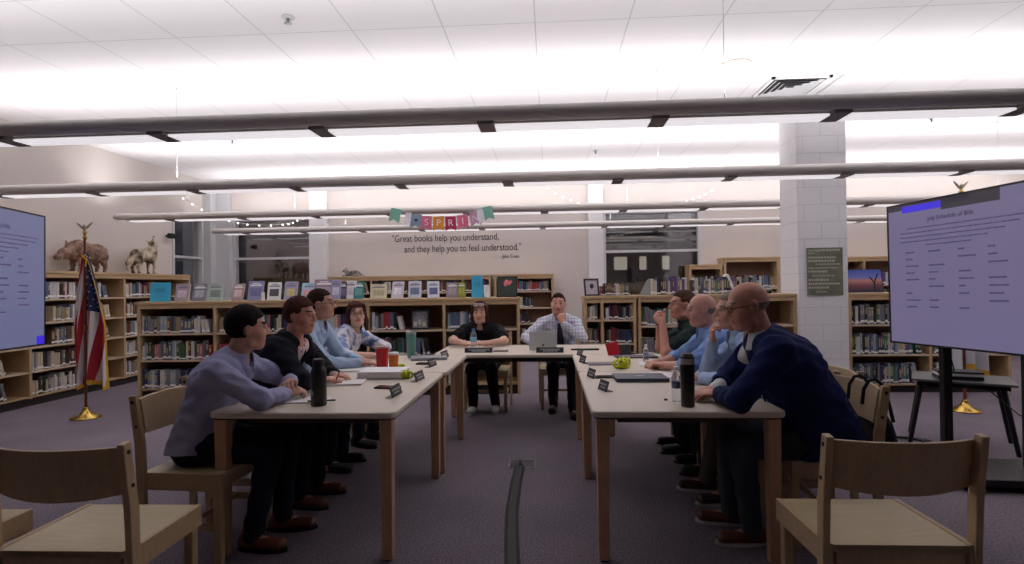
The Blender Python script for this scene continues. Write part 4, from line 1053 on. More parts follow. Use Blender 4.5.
# poster on the column
t = thing('poster', 'dark olive poster of pale text lines on the white block column', 'poster', (3.245, 6.938, 1.48))
MB().box(-.205, 0, -.28, .205, .006, .28).build('sheet', mat('poster_olive', (112, 113, 98), .5, var=.35, vscale=9), t)
r = random.Random(9); mb = MB()
rows = [(.245, .09, 1), (.215, .05, 0), (.165, .32, 1), (.125, .30, 1), (.085, .26, 0), (.04, .34, 0), (0, .20, 1), (-.05, .25, 0), (-.10, .24, 1), (-.145, .36, 1), (-.19, .2, 1), (-.24, .12, 0)]
for z, l, big in rows + [(.25, .34, 1)]:
    x = r.uniform(-.19, .18 - l) if not big else -.19
    e = x + l; mb = MB()
    while x < e:
        q = r.uniform(.012, .04); mb.box(x, -.0015, z - (.011 if big else .006), x + q, -.0003, z + (.011 if big else .006)); x += q + .007
    mb.build('text_row', mat('poster_pale', (178, 178, 160), .6, var=.2, vscale=40), t)
# wall camera
t = thing('wall_camera', 'small black camera on the left wall beside the corner window', 'camera', (XL, 9.45, 2.30))
MB().cone((0, 0, 0), (.06, 0, 0), .02, .02, 12).build('bracket', M_black, t); MB().box(.05, -.05, -.045, .13, .05, .045).build('housing', M_black, t, bevel=.01)

# ---------------------------------------------------------------- signed-distance sculpting for people and animals
def rc(P, a, b, r1, r2):
    a = np.array(a, np.float32); b = np.array(b, np.float32); ab = b - a; L = float(ab @ ab) + 1e-9
    q = P - a; t = np.clip(q @ ab / L, 0, 1); d = q - t[..., None] * ab
    return np.sqrt((d * d).sum(-1)) - (r1 + (r2 - r1) * t)
def ell(P, c, r, R=None):
    q = P - np.array(c, np.float32)
    if R is not None: q = q @ R
    r = np.array(r, np.float32); k0 = np.sqrt(((q / r) ** 2).sum(-1)); k1 = np.sqrt(((q / (r * r)) ** 2).sum(-1)) + 1e-9
    return k0 * (k0 - 1) / k1
def econe(P, a, b, s, w0, d0, w1, d1):
    a = np.array(a, np.float32); b = np.array(b, np.float32); ab = b - a; L = float(ab @ ab); l = math.sqrt(L)
    ax = ab / l; s = np.array(s, np.float32); s = s - ax * float(s @ ax); s /= np.linalg.norm(s); f = np.cross(ax, s)
    q = P - a; tt = q @ ax; t = np.clip(tt / l, 0, 1); w = w0 + (w1 - w0) * t; d = d0 + (d1 - d0) * t
    over = tt - t * l; m = np.minimum(w, d)
    return (np.sqrt(((q @ s) / w) ** 2 + ((q @ f) / d) ** 2 + (over / m) ** 2) - 1) * m
class Field:
    def __init__(s, lo, hi, h):
        s.lo = np.array(lo, np.float32); s.h = h; s.n = np.ceil((np.array(hi) - np.array(lo)) / h).astype(int) + 1
        s.D = np.full(tuple(s.n), .5, np.float32)
    def box(s, lo, hi):
        a = np.clip(np.floor((np.array(lo) - s.lo) / s.h).astype(int), 0, s.n - 1); b = np.clip(np.ceil((np.array(hi) - s.lo) / s.h).astype(int) + 1, 1, s.n)
        b = np.maximum(b, a + 1)
        g = [s.lo[i] + np.arange(a[i], b[i], dtype=np.float32) * s.h for i in range(3)]
        P = np.stack(np.meshgrid(*g, indexing='ij'), -1)
        return (slice(a[0], b[0]), slice(a[1], b[1]), slice(a[2], b[2])), P
    def put(s, fn, lo, hi, k=.0, mode='u', pad=.03):
        sl, P = s.box(np.array(lo) - pad - k, np.array(hi) + pad + k); d = fn(P); D = s.D[sl]
        if mode == 'u':
            if k > 0:
                h = np.clip(k - np.abs(D - d), 0, None) / k; s.D[sl] = np.minimum(D, d) - h * h * k * .25
            else: s.D[sl] = np.minimum(D, d)
        else:
            if k > 0:
                h = np.clip(k - np.abs(D + d), 0, None) / k; s.D[sl] = np.maximum(D, -d) + h * h * k * .25
            else: s.D[sl] = np.maximum(D, -d)
    def cap(s, a, b, r1, r2, k=.02, mode='u'):
        a = np.array(a, float); b = np.array(b, float); r = max(r1, r2); s.put(lambda P: rc(P, a, b, r1, r2), np.minimum(a, b) - r, np.maximum(a, b) + r, k, mode)
    def econe(s, a, b, sd, w0, d0, w1, d1, k=.04):
        a = np.array(a, float); b = np.array(b, float); r = max(w0, d0, w1, d1); s.put(lambda P: econe(P, a, b, sd, w0, d0, w1, d1), np.minimum(a, b) - r, np.maximum(a, b) + r, k)
    def ell(s, c, r, R=None, k=.02, mode='u'):
        c = np.array(c, float); m = max(r); s.put(lambda P: ell(P, c, r, R), c - m, c + m, k, mode)
    def mesh(s, name, mats, matfn=None, parent=None, noise=None, smooth=2):
        D = s.D
        if noise:
            amp, fr, seed = noise; idx = np.argwhere(np.abs(D) < .02); P = s.lo + idx * s.h; q = P * fr; sd = seed * 1.7
            nz = np.sin(q[:, 0] * 1.3 + 2 * np.sin(q[:, 2] * .7 + sd)) * np.sin(q[:, 2] * 1.1 + 1.6 * np.sin(q[:, 1] * .9 + sd)) + .5 * np.sin(q[:, 1] * 2.3 + q[:, 2] * 1.9 + sd)
            D = D.copy(); D[idx[:, 0], idx[:, 1], idx[:, 2]] += amp * nz
        D[0], D[-1], D[:, 0], D[:, -1], D[:, :, 0], D[:, :, -1] = [.1] * 6
        ins = D < 0; nx, ny, nz_ = D.shape
        c = np.zeros((nx - 1, ny - 1, nz_ - 1), np.int8)
        for i in (0, 1):
            for j in (0, 1):
                for k in (0, 1): c += ins[i:nx - 1 + i, j:ny - 1 + j, k:nz_ - 1 + k]
        act = np.argwhere((c > 0) & (c < 8)); vid = np.full(c.shape, -1, np.int32); vid[act[:, 0], act[:, 1], act[:, 2]] = np.arange(len(act))
        acc = np.zeros((len(act), 3)); cnt = np.zeros(len(act))
        cor = [(i, j, k) for i in (0, 1) for j in (0, 1) for k in (0, 1)]; V = {}
        for o in cor: V[o] = D[act[:, 0] + o[0], act[:, 1] + o[1], act[:, 2] + o[2]]
        for a in cor:
            for ax in range(3):
                if a[ax] == 0:
                    b = list(a); b[ax] = 1; b = tuple(b); va, vb = V[a], V[b]; m = (va < 0) != (vb < 0); t = np.where(m, va / np.where(m, va - vb, 1), 0)
                    p = np.array(a, float)[None] + np.zeros((len(act), 3)); p[:, ax] = t; acc[m] += p[m]; cnt[m] += 1
        verts = s.lo + (act + acc / np.maximum(cnt, 1)[:, None]) * s.h
        quads = []
        for ax in range(3):
            u, v = [(1, 2), (2, 0), (0, 1)][ax]
            sl0 = [slice(1, -1)] * 3; sl1 = [slice(1, -1)] * 3; sl0[ax] = slice(0, -1); sl1[ax] = slice(1, None)
            A = ins[tuple(sl0)]; B = ins[tuple(sl1)]
            e = np.argwhere(A != B)
            if len(e) == 0: continue
            flip = A[e[:, 0], e[:, 1], e[:, 2]]
            g = e.copy()
            for q in range(3):
                if q != ax: g[:, q] += 1
            def cid(du, dv):
                h_ = g.copy(); h_[:, u] += du; h_[:, v] += dv; return vid[h_[:, 0], h_[:, 1], h_[:, 2]]
            q = np.stack([cid(-1, -1), cid(0, -1), cid(0, 0), cid(-1, 0)], 1)
            q[~flip] = q[~flip][:, ::-1]; quads.append(q)
        if not quads: return None
        F_ = np.concatenate(quads); F_ = F_[(F_ >= 0).all(1)]
        for _ in range(smooth):     # light laplacian
            S = np.zeros_like(verts); C = np.zeros(len(verts))
            for a, b in ((0, 1), (1, 2), (2, 3), (3, 0)):
                np.add.at(S, F_[:, a], verts[F_[:, b]]); np.add.at(C, F_[:, a], 1); np.add.at(S, F_[:, b], verts[F_[:, a]]); np.add.at(C, F_[:, b], 1)
            verts = verts * .5 + .5 * S / np.maximum(C, 1)[:, None]
        me = bpy.data.meshes.new(name); me.vertices.add(len(verts)); me.vertices.foreach_set('co', verts.astype(np.float32).ravel())
        me.loops.add(len(F_) * 4); me.loops.foreach_set('vertex_index', F_.ravel().astype(np.int32)); me.polygons.add(len(F_))
        me.polygons.foreach_set('loop_start', np.arange(0, len(F_) * 4, 4, dtype=np.int32)); me.polygons.foreach_set('loop_total', np.full(len(F_), 4, np.int32))
        me.update(calc_edges=True); me.polygons.foreach_set('use_smooth', np.ones(len(F_), bool))
        for m in (mats if isinstance(mats, (list, tuple)) else [mats]): me.materials.append(m)
        if matfn is not None:
            cc = verts[F_].mean(1); me.polygons.foreach_set('material_index', matfn(cc).astype(np.int32))
        o = bpy.data.objects.new(name, me); COL.objects.link(o)
        if parent: o.parent = parent
        return o
# ---------------------------------------------------------------- people
UP = np.array([0, 0, 1.0])
def nrm(v): v = np.array(v, float); return v / (np.linalg.norm(v) + 1e-9)
def hdir(deg): return np.array([math.cos(math.radians(deg)), math.sin(math.radians(deg)), 0.])
def ik(s, w, L1, L2, hint):
    d = w - s; D = np.linalg.norm(d)
    if D > L1 + L2 - .004: w = s + d / D * (L1 + L2 - .004); d = w - s; D = L1 + L2 - .004
    a = (L1 * L1 - L2 * L2 + D * D) / (2 * D); h = math.sqrt(max(L1 * L1 - a * a, 1e-5)); ax = d / D
    hv = np.array(hint, float); hv = nrm(hv - ax * (hv @ ax)); return s + ax * a + hv * h, w
def ik_z(s, w, L1, L2, out, ez):
    """elbow at about height ez, on the side 'out' points to"""
    _, w = ik(s, w, L1, L2, (0, 0, -1)); best = None
    ax = nrm(w - s); p = nrm(np.cross(ax, UP) if abs(ax[2]) < .95 else np.cross(ax, (1, 0, 0))); q = np.cross(ax, p)
    for i in range(72):
        h = p * math.cos(i * PI / 36) + q * math.sin(i * PI / 36); e, w2 = ik(s, w, L1, L2, h)
        c = abs(e[2] - ez) - .12 * float((e - (s + w) / 2) @ out)
        if best is None or c < best[0]: best = (c, e)
    return best[1], w
def skin_mat(name, c):
    m = mat('skin_' + name, c, .5, var=.05, vscale=14, bump=.08, bscale=120); nt, b = nodes_of(m)
    b.inputs['Subsurface Weight'].default_value = .12; b.inputs['Subsurface Radius'].default_value = (.02, .008, .004); return m
def hand(fd, w, f, n, side, sc, curl, spread=.10, thumb_in=.5, cb=None):
    """w wrist, f finger direction, n palm normal (towards the palm side), side +1/-1: which way the thumb leaves"""
    f = nrm(f); n = nrm(np.array(n) - f * (np.array(n) @ f)); s = np.cross(n, f) * side
    k = sc
    kn = w + f * .088 * k
    fd.cap(w - f * .01, w + f * .02 * k, .024 * k, .024 * k, .02)
    fd.econe(w + f * .018 * k, w + f * .072 * k, s, .032 * k, .015 * k, .040 * k, .014 * k, .015)
    for i, (off, ln, r) in enumerate(((.030, .072, .0088), (.0105, .080, .0092), (-.0095, .075, .0088), (-.029, .058, .0078))):
        p = kn + s * off * k - f * (.004, .0, .004, .012)[i] * k; a = curl[0] + .05 * i; d = nrm(f + s * off * spread * 12)
        fd.cap(p - f * .03 * k, p, .010 * k, r * 1.08 * k, .006)
        for j, q in enumerate((.44, .32, .24)):
            dd = nrm(d * math.cos(a) + n * math.sin(a)); e = p + dd * ln * q * k
            fd.cap(p, e, r * k * (1.03 - .07 * j), r * k * (.96 - .07 * j), .003); p = e; a += curl[1]
    p = w + f * .022 * k + s * .026 * k; d = nrm(f * .75 + s * (.75 - .5 * thumb_in) + n * .35 * thumb_in)
    for j, (q, r) in enumerate(((.040, .0125), (.032, .0105), (.026, .0095))):
        e = p + d * q * k; fd.cap(p, e, r * k, r * .93 * k, .006); p = e; d = nrm(d + f * .12 + n * .28 * thumb_in - s * .18 * thumb_in)
def person(label, hip, headc, face, facing, skin, hairc, hair='short', shirt='shirt', lw=None, rw=None, lh=None, rh=None, sc=1.0, hres=.0065,
           fp=0., froll=0., glasses=None, sleeve='long', tw=.165, belly=.0, shirt_m=None, pants_m=None, shoe_m=None, sole=None, feet=None, el=None, er=None, under_m=None,
           blazer_m=None, tie=None, legs_back=0., curlL=(.25, .45), curlR=(.25, .45), extra=None, noise_seed=1, hipz=.537, collar=True, watch=None, chest_d=.0, ez_=None, opening=.012, nback=.035):
    o0 = np.array([hip[0], hip[1], 0.]); F_ = hdir(facing); S = np.cross(F_, UP)
    t = thing('person', label, 'person', (hip[0], hip[1], 0))
    hc = np.array(headc, float) - o0; H0 = np.array([0, 0, hipz])
    ff = nrm(hdir(face) * math.cos(fp) + UP * math.sin(fp)); fs = nrm(np.cross(ff, UP)); fu = np.cross(fs, ff)
    fs, fu = fs * math.cos(froll) + fu * math.sin(froll), fu * math.cos(froll) - fs * math.sin(froll)
    N = hc - UP * .158 * sc - F_ * nback - nrm(ff * [1, 1, 0]) * .012
    Uv = N - H0; SL = np.linalg.norm(Uv); U = Uv / SL
    lean = np.cross(S, U); bk = -np.cross(U, S) if False else nrm(F_ - U * (F_ @ U))     # bk = torso front direction
    C1 = H0 + Uv * .36 - bk * .018; C2 = H0 + Uv * .70 - bk * .030; C3 = H0 + Uv * .93 - bk * .012
    shw = tw * sc
    shR = N - U * .055 + S * shw + bk * .0; shL = N - U * .055 - S * shw
    L1, L2 = .285 * sc, .255 * sc
    lwp = np.array(lw, float) - o0 if lw is not None else shL + np.array([0, 0, -.5]) * sc
    rwp = np.array(rw, float) - o0 if rw is not None else shR + np.array([0, 0, -.5]) * sc
    # let the shoulders follow a far reach
    for nm in 'LR':
        s_, w_ = (shL, lwp) if nm == 'L' else (shR, rwp)
        far = np.linalg.norm(w_ - s_) - (L1 + L2) * .96
        if far > 0:
            sh = s_ + nrm(w_ - s_) * min(far, .08)
            if nm == 'L': shL = sh
            else: shR = sh
    ez = ez_ if ez_ is not None else (TT + .024 if blazer_m is None else TT + .040)
    if lwp[2] < TT + .08: eL, lwp = ik_z(shL, lwp, L1, L2, nrm(-S + F_ * .2), ez)
    else: eL, lwp = ik(shL, lwp, L1, L2, el if el is not None else (-S * .5 - UP))
    if rwp[2] < TT + .08: eR, rwp = ik_z(shR, rwp, L1, L2, nrm(S + F_ * .2), ez)
    else: eR, rwp = ik(shR, rwp, L1, L2, er if er is not None else (S * .5 - UP))
    # legs
    ft = feet or ((.40, -.12), (.40, .12))
    hips, knees, ank, toes = [], [], [], []
    for sg, (fy, fx) in zip((-1, 1), ft):
        h = H0 + S * sg * .088 * sc; k = H0 + F_ * (.43 * sc) + S * (sg * .088 * sc + (fx - sg * .12) * .5 + sg * .02); k[2] = .505 * (sc * .3 + .7)
        a = F_ * fy + S * fx; a = a + UP * .095
        hips.append(h); knees.append(k); ank.append(a); toes.append(nrm(F_ + S * sg * .12))
    g = .006
    def torso(fd, e, seg='all'):
        b_ = belly
        fd.econe(H0 - UP * .03 * 1, C1, S, (.165 * sc + e), (.110 + b_ * .6 + e), (.142 * sc + b_ * .5 + e), (.108 + b_ + e), .04)
        fd.econe(C1, C2, S, (.142 * sc + b_ * .5 + e), (.108 + b_ + e), (.160 * sc + e), (.113 + chest_d + b_ * .3 + e), .05)
        fd.econe(C2, C3, S, (.160 * sc + e), (.113 + chest_d + b_ * .3 + e), (.148 * sc + e), (.085 + e), .05)
        for s_ in (shL, shR): fd.cap(N - U * .045, s_ - U * .004, .052 * sc + e, .055 * sc + e, .05)
    def arm(fd, s_, e_, w_, e, upto=1.0, e2=None):
        e2 = e if e2 is None else e2
        fd.cap(s_, s_ + (e_ - s_) * .3, .053 * sc + e, .049 * sc + e, .022); fd.cap(s_ + (e_ - s_) * .3, e_, .049 * sc + e, .040 * sc + e, .012)
        if upto > 0:
            m = e_ + (w_ - e_) * upto; r = .040 * sc + e2; r2 = .040 + (.027 - .040) * upto
            fd.cap(e_, m, r, r2 * sc + e2, .018)
    lo = np.minimum.reduce([H0, hc, lwp, rwp, eL, eR, shL, shR] + ank + knees) - .25; hi = np.maximum.reduce([H0, hc, lwp, rwp, eL, eR, shL, shR] + ank + knees) + .25
    lo[2] = max(lo[2], -.02)
    # ---- body
    fd = Field(lo, hi, hres); inn = -.010
    torso(fd, inn)
    sl = {'long': .96, 'short': -1, 'elbow': .15, 'rolled': .25}[sleeve]
    for s_, e_, w_ in ((shL, eL, lwp), (shR, eR, rwp)):
        if sleeve == 'short':
            mid = s_ + (e_ - s_) * .55
            fd.cap(s_, mid, .055 * sc + inn, .047 * sc + inn, .03); fd.cap(mid, e_, .047 * sc - .002, .041 * sc, .02); fd.cap(e_, w_, .041 * sc, .026 * sc, .015)
        elif sl >= .9: arm(fd, s_, e_, w_, inn + .002)
        else: arm(fd, s_, e_, w_, inn, .0); fd.cap(e_, w_, .040 * sc, .026 * sc, .02)
    for h, k, a, tt in zip(hips, knees, ank, toes):
        fd.cap(h, k, .082 * sc + inn, .058 * sc + inn, .03); fd.cap(k, k + (a - k) * .35 - F_ * .008, .056 * sc + inn, .054 * sc + inn, .02); fd.cap(k + (a - k) * .35 - F_ * .008, a, .054 * sc + inn, .036 + inn, .02)
        fd.cap(a - UP * .04, a - UP * .055 + tt * .13, .030, .024, .02)
    X = lambda x, y, z: hc + (fs * x + ff * y + fu * z) * sc
    Rm = np.stack([fs, ff, fu], 1).astype(np.float32)
    # neck, eyelids
    fd.cap(N - U * .02, X(0, -.022, -.055), .060 * sc, .054 * sc, .03)
    # head
    fd.ell(X(0, -.012, .030), np.array([.074, .094, .088]) * sc, Rm, .0)
    fd.ell(X(0, .030, -.035), np.array([.060, .062, .070]) * sc, Rm, .03)
    fd.ell(X(0, .062, -.085), np.array([.030, .026, .024]) * sc, Rm, .025)
    for q in (-1, 1):
        fd.ell(X(q * .038, .056, -.022), np.array([.026, .026, .026]) * sc, Rm, .02)
        fd.cap(X(q * .052, .012, -.075), X(q * .030, .055, -.092), .016 * sc, .014 * sc, .02)
        fd.ell(X(q * .031, .100, .012), np.array([.017, .016, .012]) * sc, Rm, .012, 's')
        fd.ell(X(q * .031, .076, .012), np.array([.0135, .0125, .0115]) * sc, Rm, .004)
        fd.ell(X(q * .031, .0935, .0115), np.array([.0125, .0065, .0048]) * sc, Rm, .001, 's')
        fd.ell(X(q * .076, -.008, .002), np.array([.009, .020, .031]) * sc, Rm, .006)
        fd.ell(X(q * .086, -.002, .004), np.array([.005, .010, .016]) * sc, Rm, .004, 's')
    fd.cap(X(-.034, .080, .032), X(.034, .080, .032), .010 * sc, .010 * sc, .014)
    fd.cap(X(0, .088, .018), X(0, .106, -.018), .0085 * sc, .0125 * sc, .010)
    for q in (-1, 1): fd.ell(X(q * .013, .096, -.021), np.array([.009, .010, .008]) * sc, Rm, .006)
    fd.cap(X(-.018, .087, -.0475), X(.018, .087, -.0475), .0055 * sc, .0055 * sc, .006)
    fd.cap(X(-.015, .086, -.0575), X(.015, .086, -.0575), .0065 * sc, .0065 * sc, .006)
    # hands
    for w_, e_, hd, sd, cu in ((lwp, eL, lh, 1, curlL), (rwp, eR, rh, -1, curlR)):
        fdir, nd = (hd if hd is not None else (w_ - e_, -UP))
        hand(fd, w_, fdir, nd, sd, sc * 1.0, cu)
    Ri = Rm.T
    def bm(c):
        q = ((c - hc) @ Rm) / sc; x, y, z = q[:, 0], q[:, 1], q[:, 2]; m = np.zeros(len(c), int)
        lip = (np.abs(x) < .024) & (y > .083) & (z > -.064) & (z < -.042) & (np.abs(z + .0525) < .012 - .25 * np.abs(x)); m[lip] = 1
        br = (np.abs(x) > .012) & (np.abs(x) < .047) & (y > .055) & (np.abs(z - (.039 - .12 * (np.abs(x) - .03))) < .0040); m[br] = 2
        return m
    sk = skin_mat(*skin); lip = mat('lip_' + skin[0], tuple(int(v) for v in (skin[1][0] * .86, skin[1][1] * .66, skin[1][2] * .66)), .45)
    hm = mat('hair_' + hairc[0], hairc[1], .8, var=.30, vscale=70, bump=.6, bscale=240, spec=.15)
    body = fd.mesh('body', [sk, lip, hm], bm, t, smooth=1)
    # ---- eyes
    eyem = mat('eye_white', (196, 188, 184), .25); irm = mat('iris', (46, 34, 30), .2)
    for q in (-1, 1):
        mb = MB(); c = X(q * .031, .0778, .012)
        vs = []; n = 10
        for a in range(n + 1):
            th = PI * a / n
            for b_ in range(14):
                ph = 2 * PI * b_ / 14; vs.append(c + (ff * math.cos(th) + fs * math.sin(th) * math.cos(ph) + fu * math.sin(th) * math.sin(ph) * .62) * .0118 * sc)
        fs_ = [(a * 14 + b_, a * 14 + (b_ + 1) % 14, (a + 1) * 14 + (b_ + 1) % 14, (a + 1) * 14 + b_) for a in range(n) for b_ in range(14)]
        mb.add(vs, fs_, 0, True)
        for i in range(3 * 14): mb.m[i] = 1
        mb.build('eye', [eyem, irm], t)
    # ---- shirt
    e = .012
    if shirt_m is not None:
        fd = Field(lo, hi, max(hres, .007)); e = .004 if blazer_m is not None else e; torso(fd, e)
        if blazer_m is None: fd.econe(H0 + Uv * .20, H0 - UP * .07, S, .162 * sc + e, .122 + belly + e, .196 * sc + e, .150 + belly + e, .03)
        fd.put(lambda P: (P[..., 2] - (hipz - .028)) , lo, hi, 0, 's', 0)
        for s_, e_, w_ in ((shL, eL, lwp), (shR, eR, rwp)):
            if sleeve == 'short': mid = s_ + (e_ - s_) * .62; fd.cap(s_, mid, .057 * sc + e, .054 * sc + e + .004, .03)
            else: arm(fd, s_, e_, w_, e, sl if sl > .9 else {'elbow': .15, 'rolled': .30}[sleeve], e - .002)
        if sleeve == 'long':
            for e_, w_ in ((eL, lwp), (eR, rwp)): d = nrm(w_ - e_); fd.cap(w_ - d * .045, w_ - d * .006, .033 * sc, .033 * sc, .006)
        fd.cap(X(0, -.022, -.05), X(0, -.022, -.05) + UP * .2, .07, .07, 0, 's')
        nb = N + bk * .02
        fd.ell(nb + UP * .045 + bk * .028, [.062 * sc, .062 * sc, .062 * sc], None, .015, 's')
        if not isinstance(shirt_m, (list, tuple)): shirt_m = [shirt_m]
        mf = None
        if len(shirt_m) > 1:
            def mf(c):
                q = c - H0; u = q @ S; v = q @ bk; tt = (q @ U) / SL; m = np.zeros(len(c), int)
                m[(np.abs(u) < .012) & (v > .04) & (tt > .1)] = 1; return m
        fd.mesh({'shirt': 'shirt', 'polo': 'polo_shirt', 'blouse': 'blouse'}[shirt], shirt_m, mf, t, noise=(.0046 if blazer_m is None else .001, 37, noise_seed), smooth=1)
        if collar:
            lo2, hi2 = N - .14, N + .16
            fc = Field(lo2, hi2, .0042)
            a_, b_ = N - U * .012 + bk * .003, N + nrm(X(0, -.022, -.055) - N) * .052
            fc.econe(a_, b_, S, .106 * sc, .096 * sc, .074 * sc, .076 * sc, 0)
            fc.put(lambda P: econe(P, a_ - (b_ - a_) * 1.0, b_ + (b_ - a_) * 1.0, S, .128 * sc, .108 * sc, .032 * sc, .042 * sc), lo2, hi2, 0, 's')
            pl = nrm(b_ - a_)
            fc.put(lambda P: -((P - b_) @ pl.astype(np.float32)) * 1.0 if False else ((b_ + pl * .0).astype(np.float32) * 0 + P - b_.astype(np.float32)) @ (-pl).astype(np.float32), lo2, hi2, 0, 's')
            fc.put(lambda P: rc(P, N + bk * .085 - U * .04, N + bk * .09 + U * .07, .012, .055), lo2, hi2, .004, 's')
            if fc.D.min() < 0: fc.mesh('collar', shirt_m[-1] if len(shirt_m) > 1 and False else shirt_m[0], None, t, smooth=2)
            for q in (-1, 1):       # collar points
                mb = MB(); p0 = N + bk * .078 + S * q * .022 + U * .008; p1 = N + bk * .050 + S * q * .062 + U * .020; p2 = N + bk * .100 + S * q * .040 - U * .042
                nn_ = nrm(bk + S * q * .3 + U * .3) * .005
                vs = [p0, p1, p2, p0 + nn_, p1 + nn_, p2 + nn_]; mb.add(vs, [(0, 1, 2), (5, 4, 3), (0, 3, 4, 1), (1, 4, 5, 2), (2, 5, 3, 0)]); mb.build('collar_point', shirt_m[0], t)
    # ---- blazer over it
    if blazer_m is not None:
        e3 = .022; fd = Field(lo, hi, max(hres, .007)); torso(fd, e3)
        for s_, e_, w_ in ((shL, eL, lwp), (shR, eR, rwp)): arm(fd, s_, e_, w_, e3 - .004, .90, e3 - .006)
        fd.econe(H0 + Uv * .10, H0 + UP * -.075 + F_ * .03, S, .170 * sc + e3, .125 + belly + e3, .205 * sc + e3, .165 + belly + e3, .04)
        fd.put(lambda P: P[..., 2] - (hipz - .075), lo, hi, 0, 's', 0)
        # front opening, a wedge that widens to the neck
        a_ = H0 + Uv * .30 + bk * .17; b_ = N + bk * .115 + U * .02
        def wedge(P):
            q = P - H0.astype(np.float32); u = q @ S.astype(np.float32); v = q @ bk.astype(np.float32); tt = (q @ U.astype(np.float32)) / SL
            wd = opening + .066 * np.clip((tt - .25) / .7, 0, 1)
            return np.maximum(np.maximum(np.abs(u) - wd, .035 - v), .12 - tt)
        fd.put(wedge, lo, hi, .006, 's', 0)
        fd.cap(X(0, -.022, -.05), X(0, -.022, -.05) + UP * .2, .072, .072, 0, 's'); fd.ell(N + UP * .052 + bk * .02, [.066 * sc] * 3, None, .012, 's')
        fd.mesh('blazer', blazer_m, None, t, noise=(.0055, 30, noise_seed + 2), smooth=1)
        for q in (-1, 1):       # lapels
            P0 = N + bk * .020 + S * q * .085 + U * .012; P1 = N + bk * .112 + S * q * .060 - U * .06; P2 = H0 + Uv * .56 + bk * .160 + S * q * .036; P3 = N + bk * .095 + S * q * .105 - U * .13
            P2 = H0 + Uv * .52 + bk * (.128 + belly) + S * q * .04; P1 = N + bk * .092 + S * q * .055 - U * .05; P3 = N + bk * .085 + S * q * .100 - U * .11
            nn_ = nrm(bk + S * q * .2) * .007; mb = MB(); vs = [P0, P1, P2, P3]; vs = vs + [p + nn_ for p in vs]
            mb.add(vs, [(3, 2, 1, 0), (4, 5, 6, 7), (0, 1, 5, 4), (1, 2, 6, 5), (2, 3, 7, 6), (3, 0, 4, 7)]); mb.build('lapel', blazer_m, t)
    if tie is not None:
        mb = MB(); pts = [(N + bk * .088 - U * .02, .018), (N + bk * .112 - U * .06, .022), (H0 + Uv * .66 + bk * (.104 + e + .012), .034), (H0 + Uv * .36 + bk * (.108 + e + .014 + belly), .042), (H0 + Uv * .22 + bk * (.112 + e + .014 + belly), .045)]
        vs = []
        for p, w in pts:
            for a, b_ in ((-1, 0), (0, .006), (1, 0), (0, -.012)): vs.append(p + S * a * w + bk * b_)
        fs_ = [(i * 4 + k, i * 4 + (k + 1) % 4, i * 4 + 4 + (k + 1) % 4, i * 4 + 4 + k) for i in range(len(pts) - 1) for k in range(4)]
        mb.add(vs, fs_ + [(3, 2, 1, 0), tuple(len(vs) - 4 + i for i in range(4))]); mb.build('necktie', tie, t)
    # ---- trousers and shoes
    pl_ = lo.copy(); ph = hi.copy(); ph[2] = .85
    fd = Field(pl_, ph, .009); fd.econe(H0 - UP * .02, H0 + Uv * .16, S, .170 * sc, .116 + belly * .5, .150 * sc, .112 + belly * .6, .03)
    for h, k, a in zip(hips, knees, ank):
        fd.cap(h, k, .088 * sc, .066 * sc, .03); fd.cap(k, a - UP * .01, .066 * sc, .052, .02)
    fd.mesh('trousers', pants_m, None, t, noise=(.0035, 28, noise_seed + 5), smooth=1)
    for a, tt in zip(ank, toes):
        l2, h2 = a - .26, a + .26; l2[2] = -.01; h2[2] = .16; fd = Field(l2, h2, .006); sd = np.cross(tt, UP)
        fd.econe(a * [1, 1, 0] + UP * .045 - tt * .045, a * [1, 1, 0] + UP * .036 + tt * .15, sd, .036, .036, .044, .030, .01)
        fd.cap(a * [1, 1, 0] + UP * .055 - tt * .03, a * [1, 1, 0] + UP * .10 - tt * .015, .040, .042, .02)
        fd.put(lambda P: P[..., 2] - .016, l2, h2, 0, 's', 0)
        s_ = fd.mesh('shoe', shoe_m, None, t)
        poly = []
        for i in range(24):
            an = 2 * PI * i / 24; c_, q_ = math.cos(an), math.sin(an); p = a + tt * (.052 + .138 * c_) + sd * q_ * (.042 + .006 * c_); poly.append((p[0], p[1]))
        MB().prism(poly, .0015, .018).build('sole', sole or M_black, s_)
    # ---- hair
    if hair:
        l2, h2 = hc - .32, hc + .17; fd = Field(l2, h2, max(.0055, hres * .85)); add = .010
        Rr = {'short': (.0785, .100, .095), 'full': (.0835, .105, .103), 'long': (.088, .106, .100), 'bald': (.0775, .0965, .086), 'bun': (.088, .106, .102)}[hair]
        fd.ell(X(0, -.016, .034), np.array(Rr) * sc, Rm, 0)
        if hair in ('long', 'bun'):
            for q in (-1, 1):
                fd.cap(X(q * .062, .012, .03), X(q * .080, .008, -.07), .030 * sc, .026 * sc, .03); fd.cap(X(q * .080, .008, -.07), X(q * .083, .010, -.150 if hair == 'long' else -.10), .026 * sc, .018 * sc, .02)
            fd.cap(X(0, -.06, .0), X(0, -.07, -.12), .070 * sc, .055 * sc, .04)
            fd.cap(X(-.055, .058, .082), X(.055, .058, .082), .024 * sc, .024 * sc, .03)
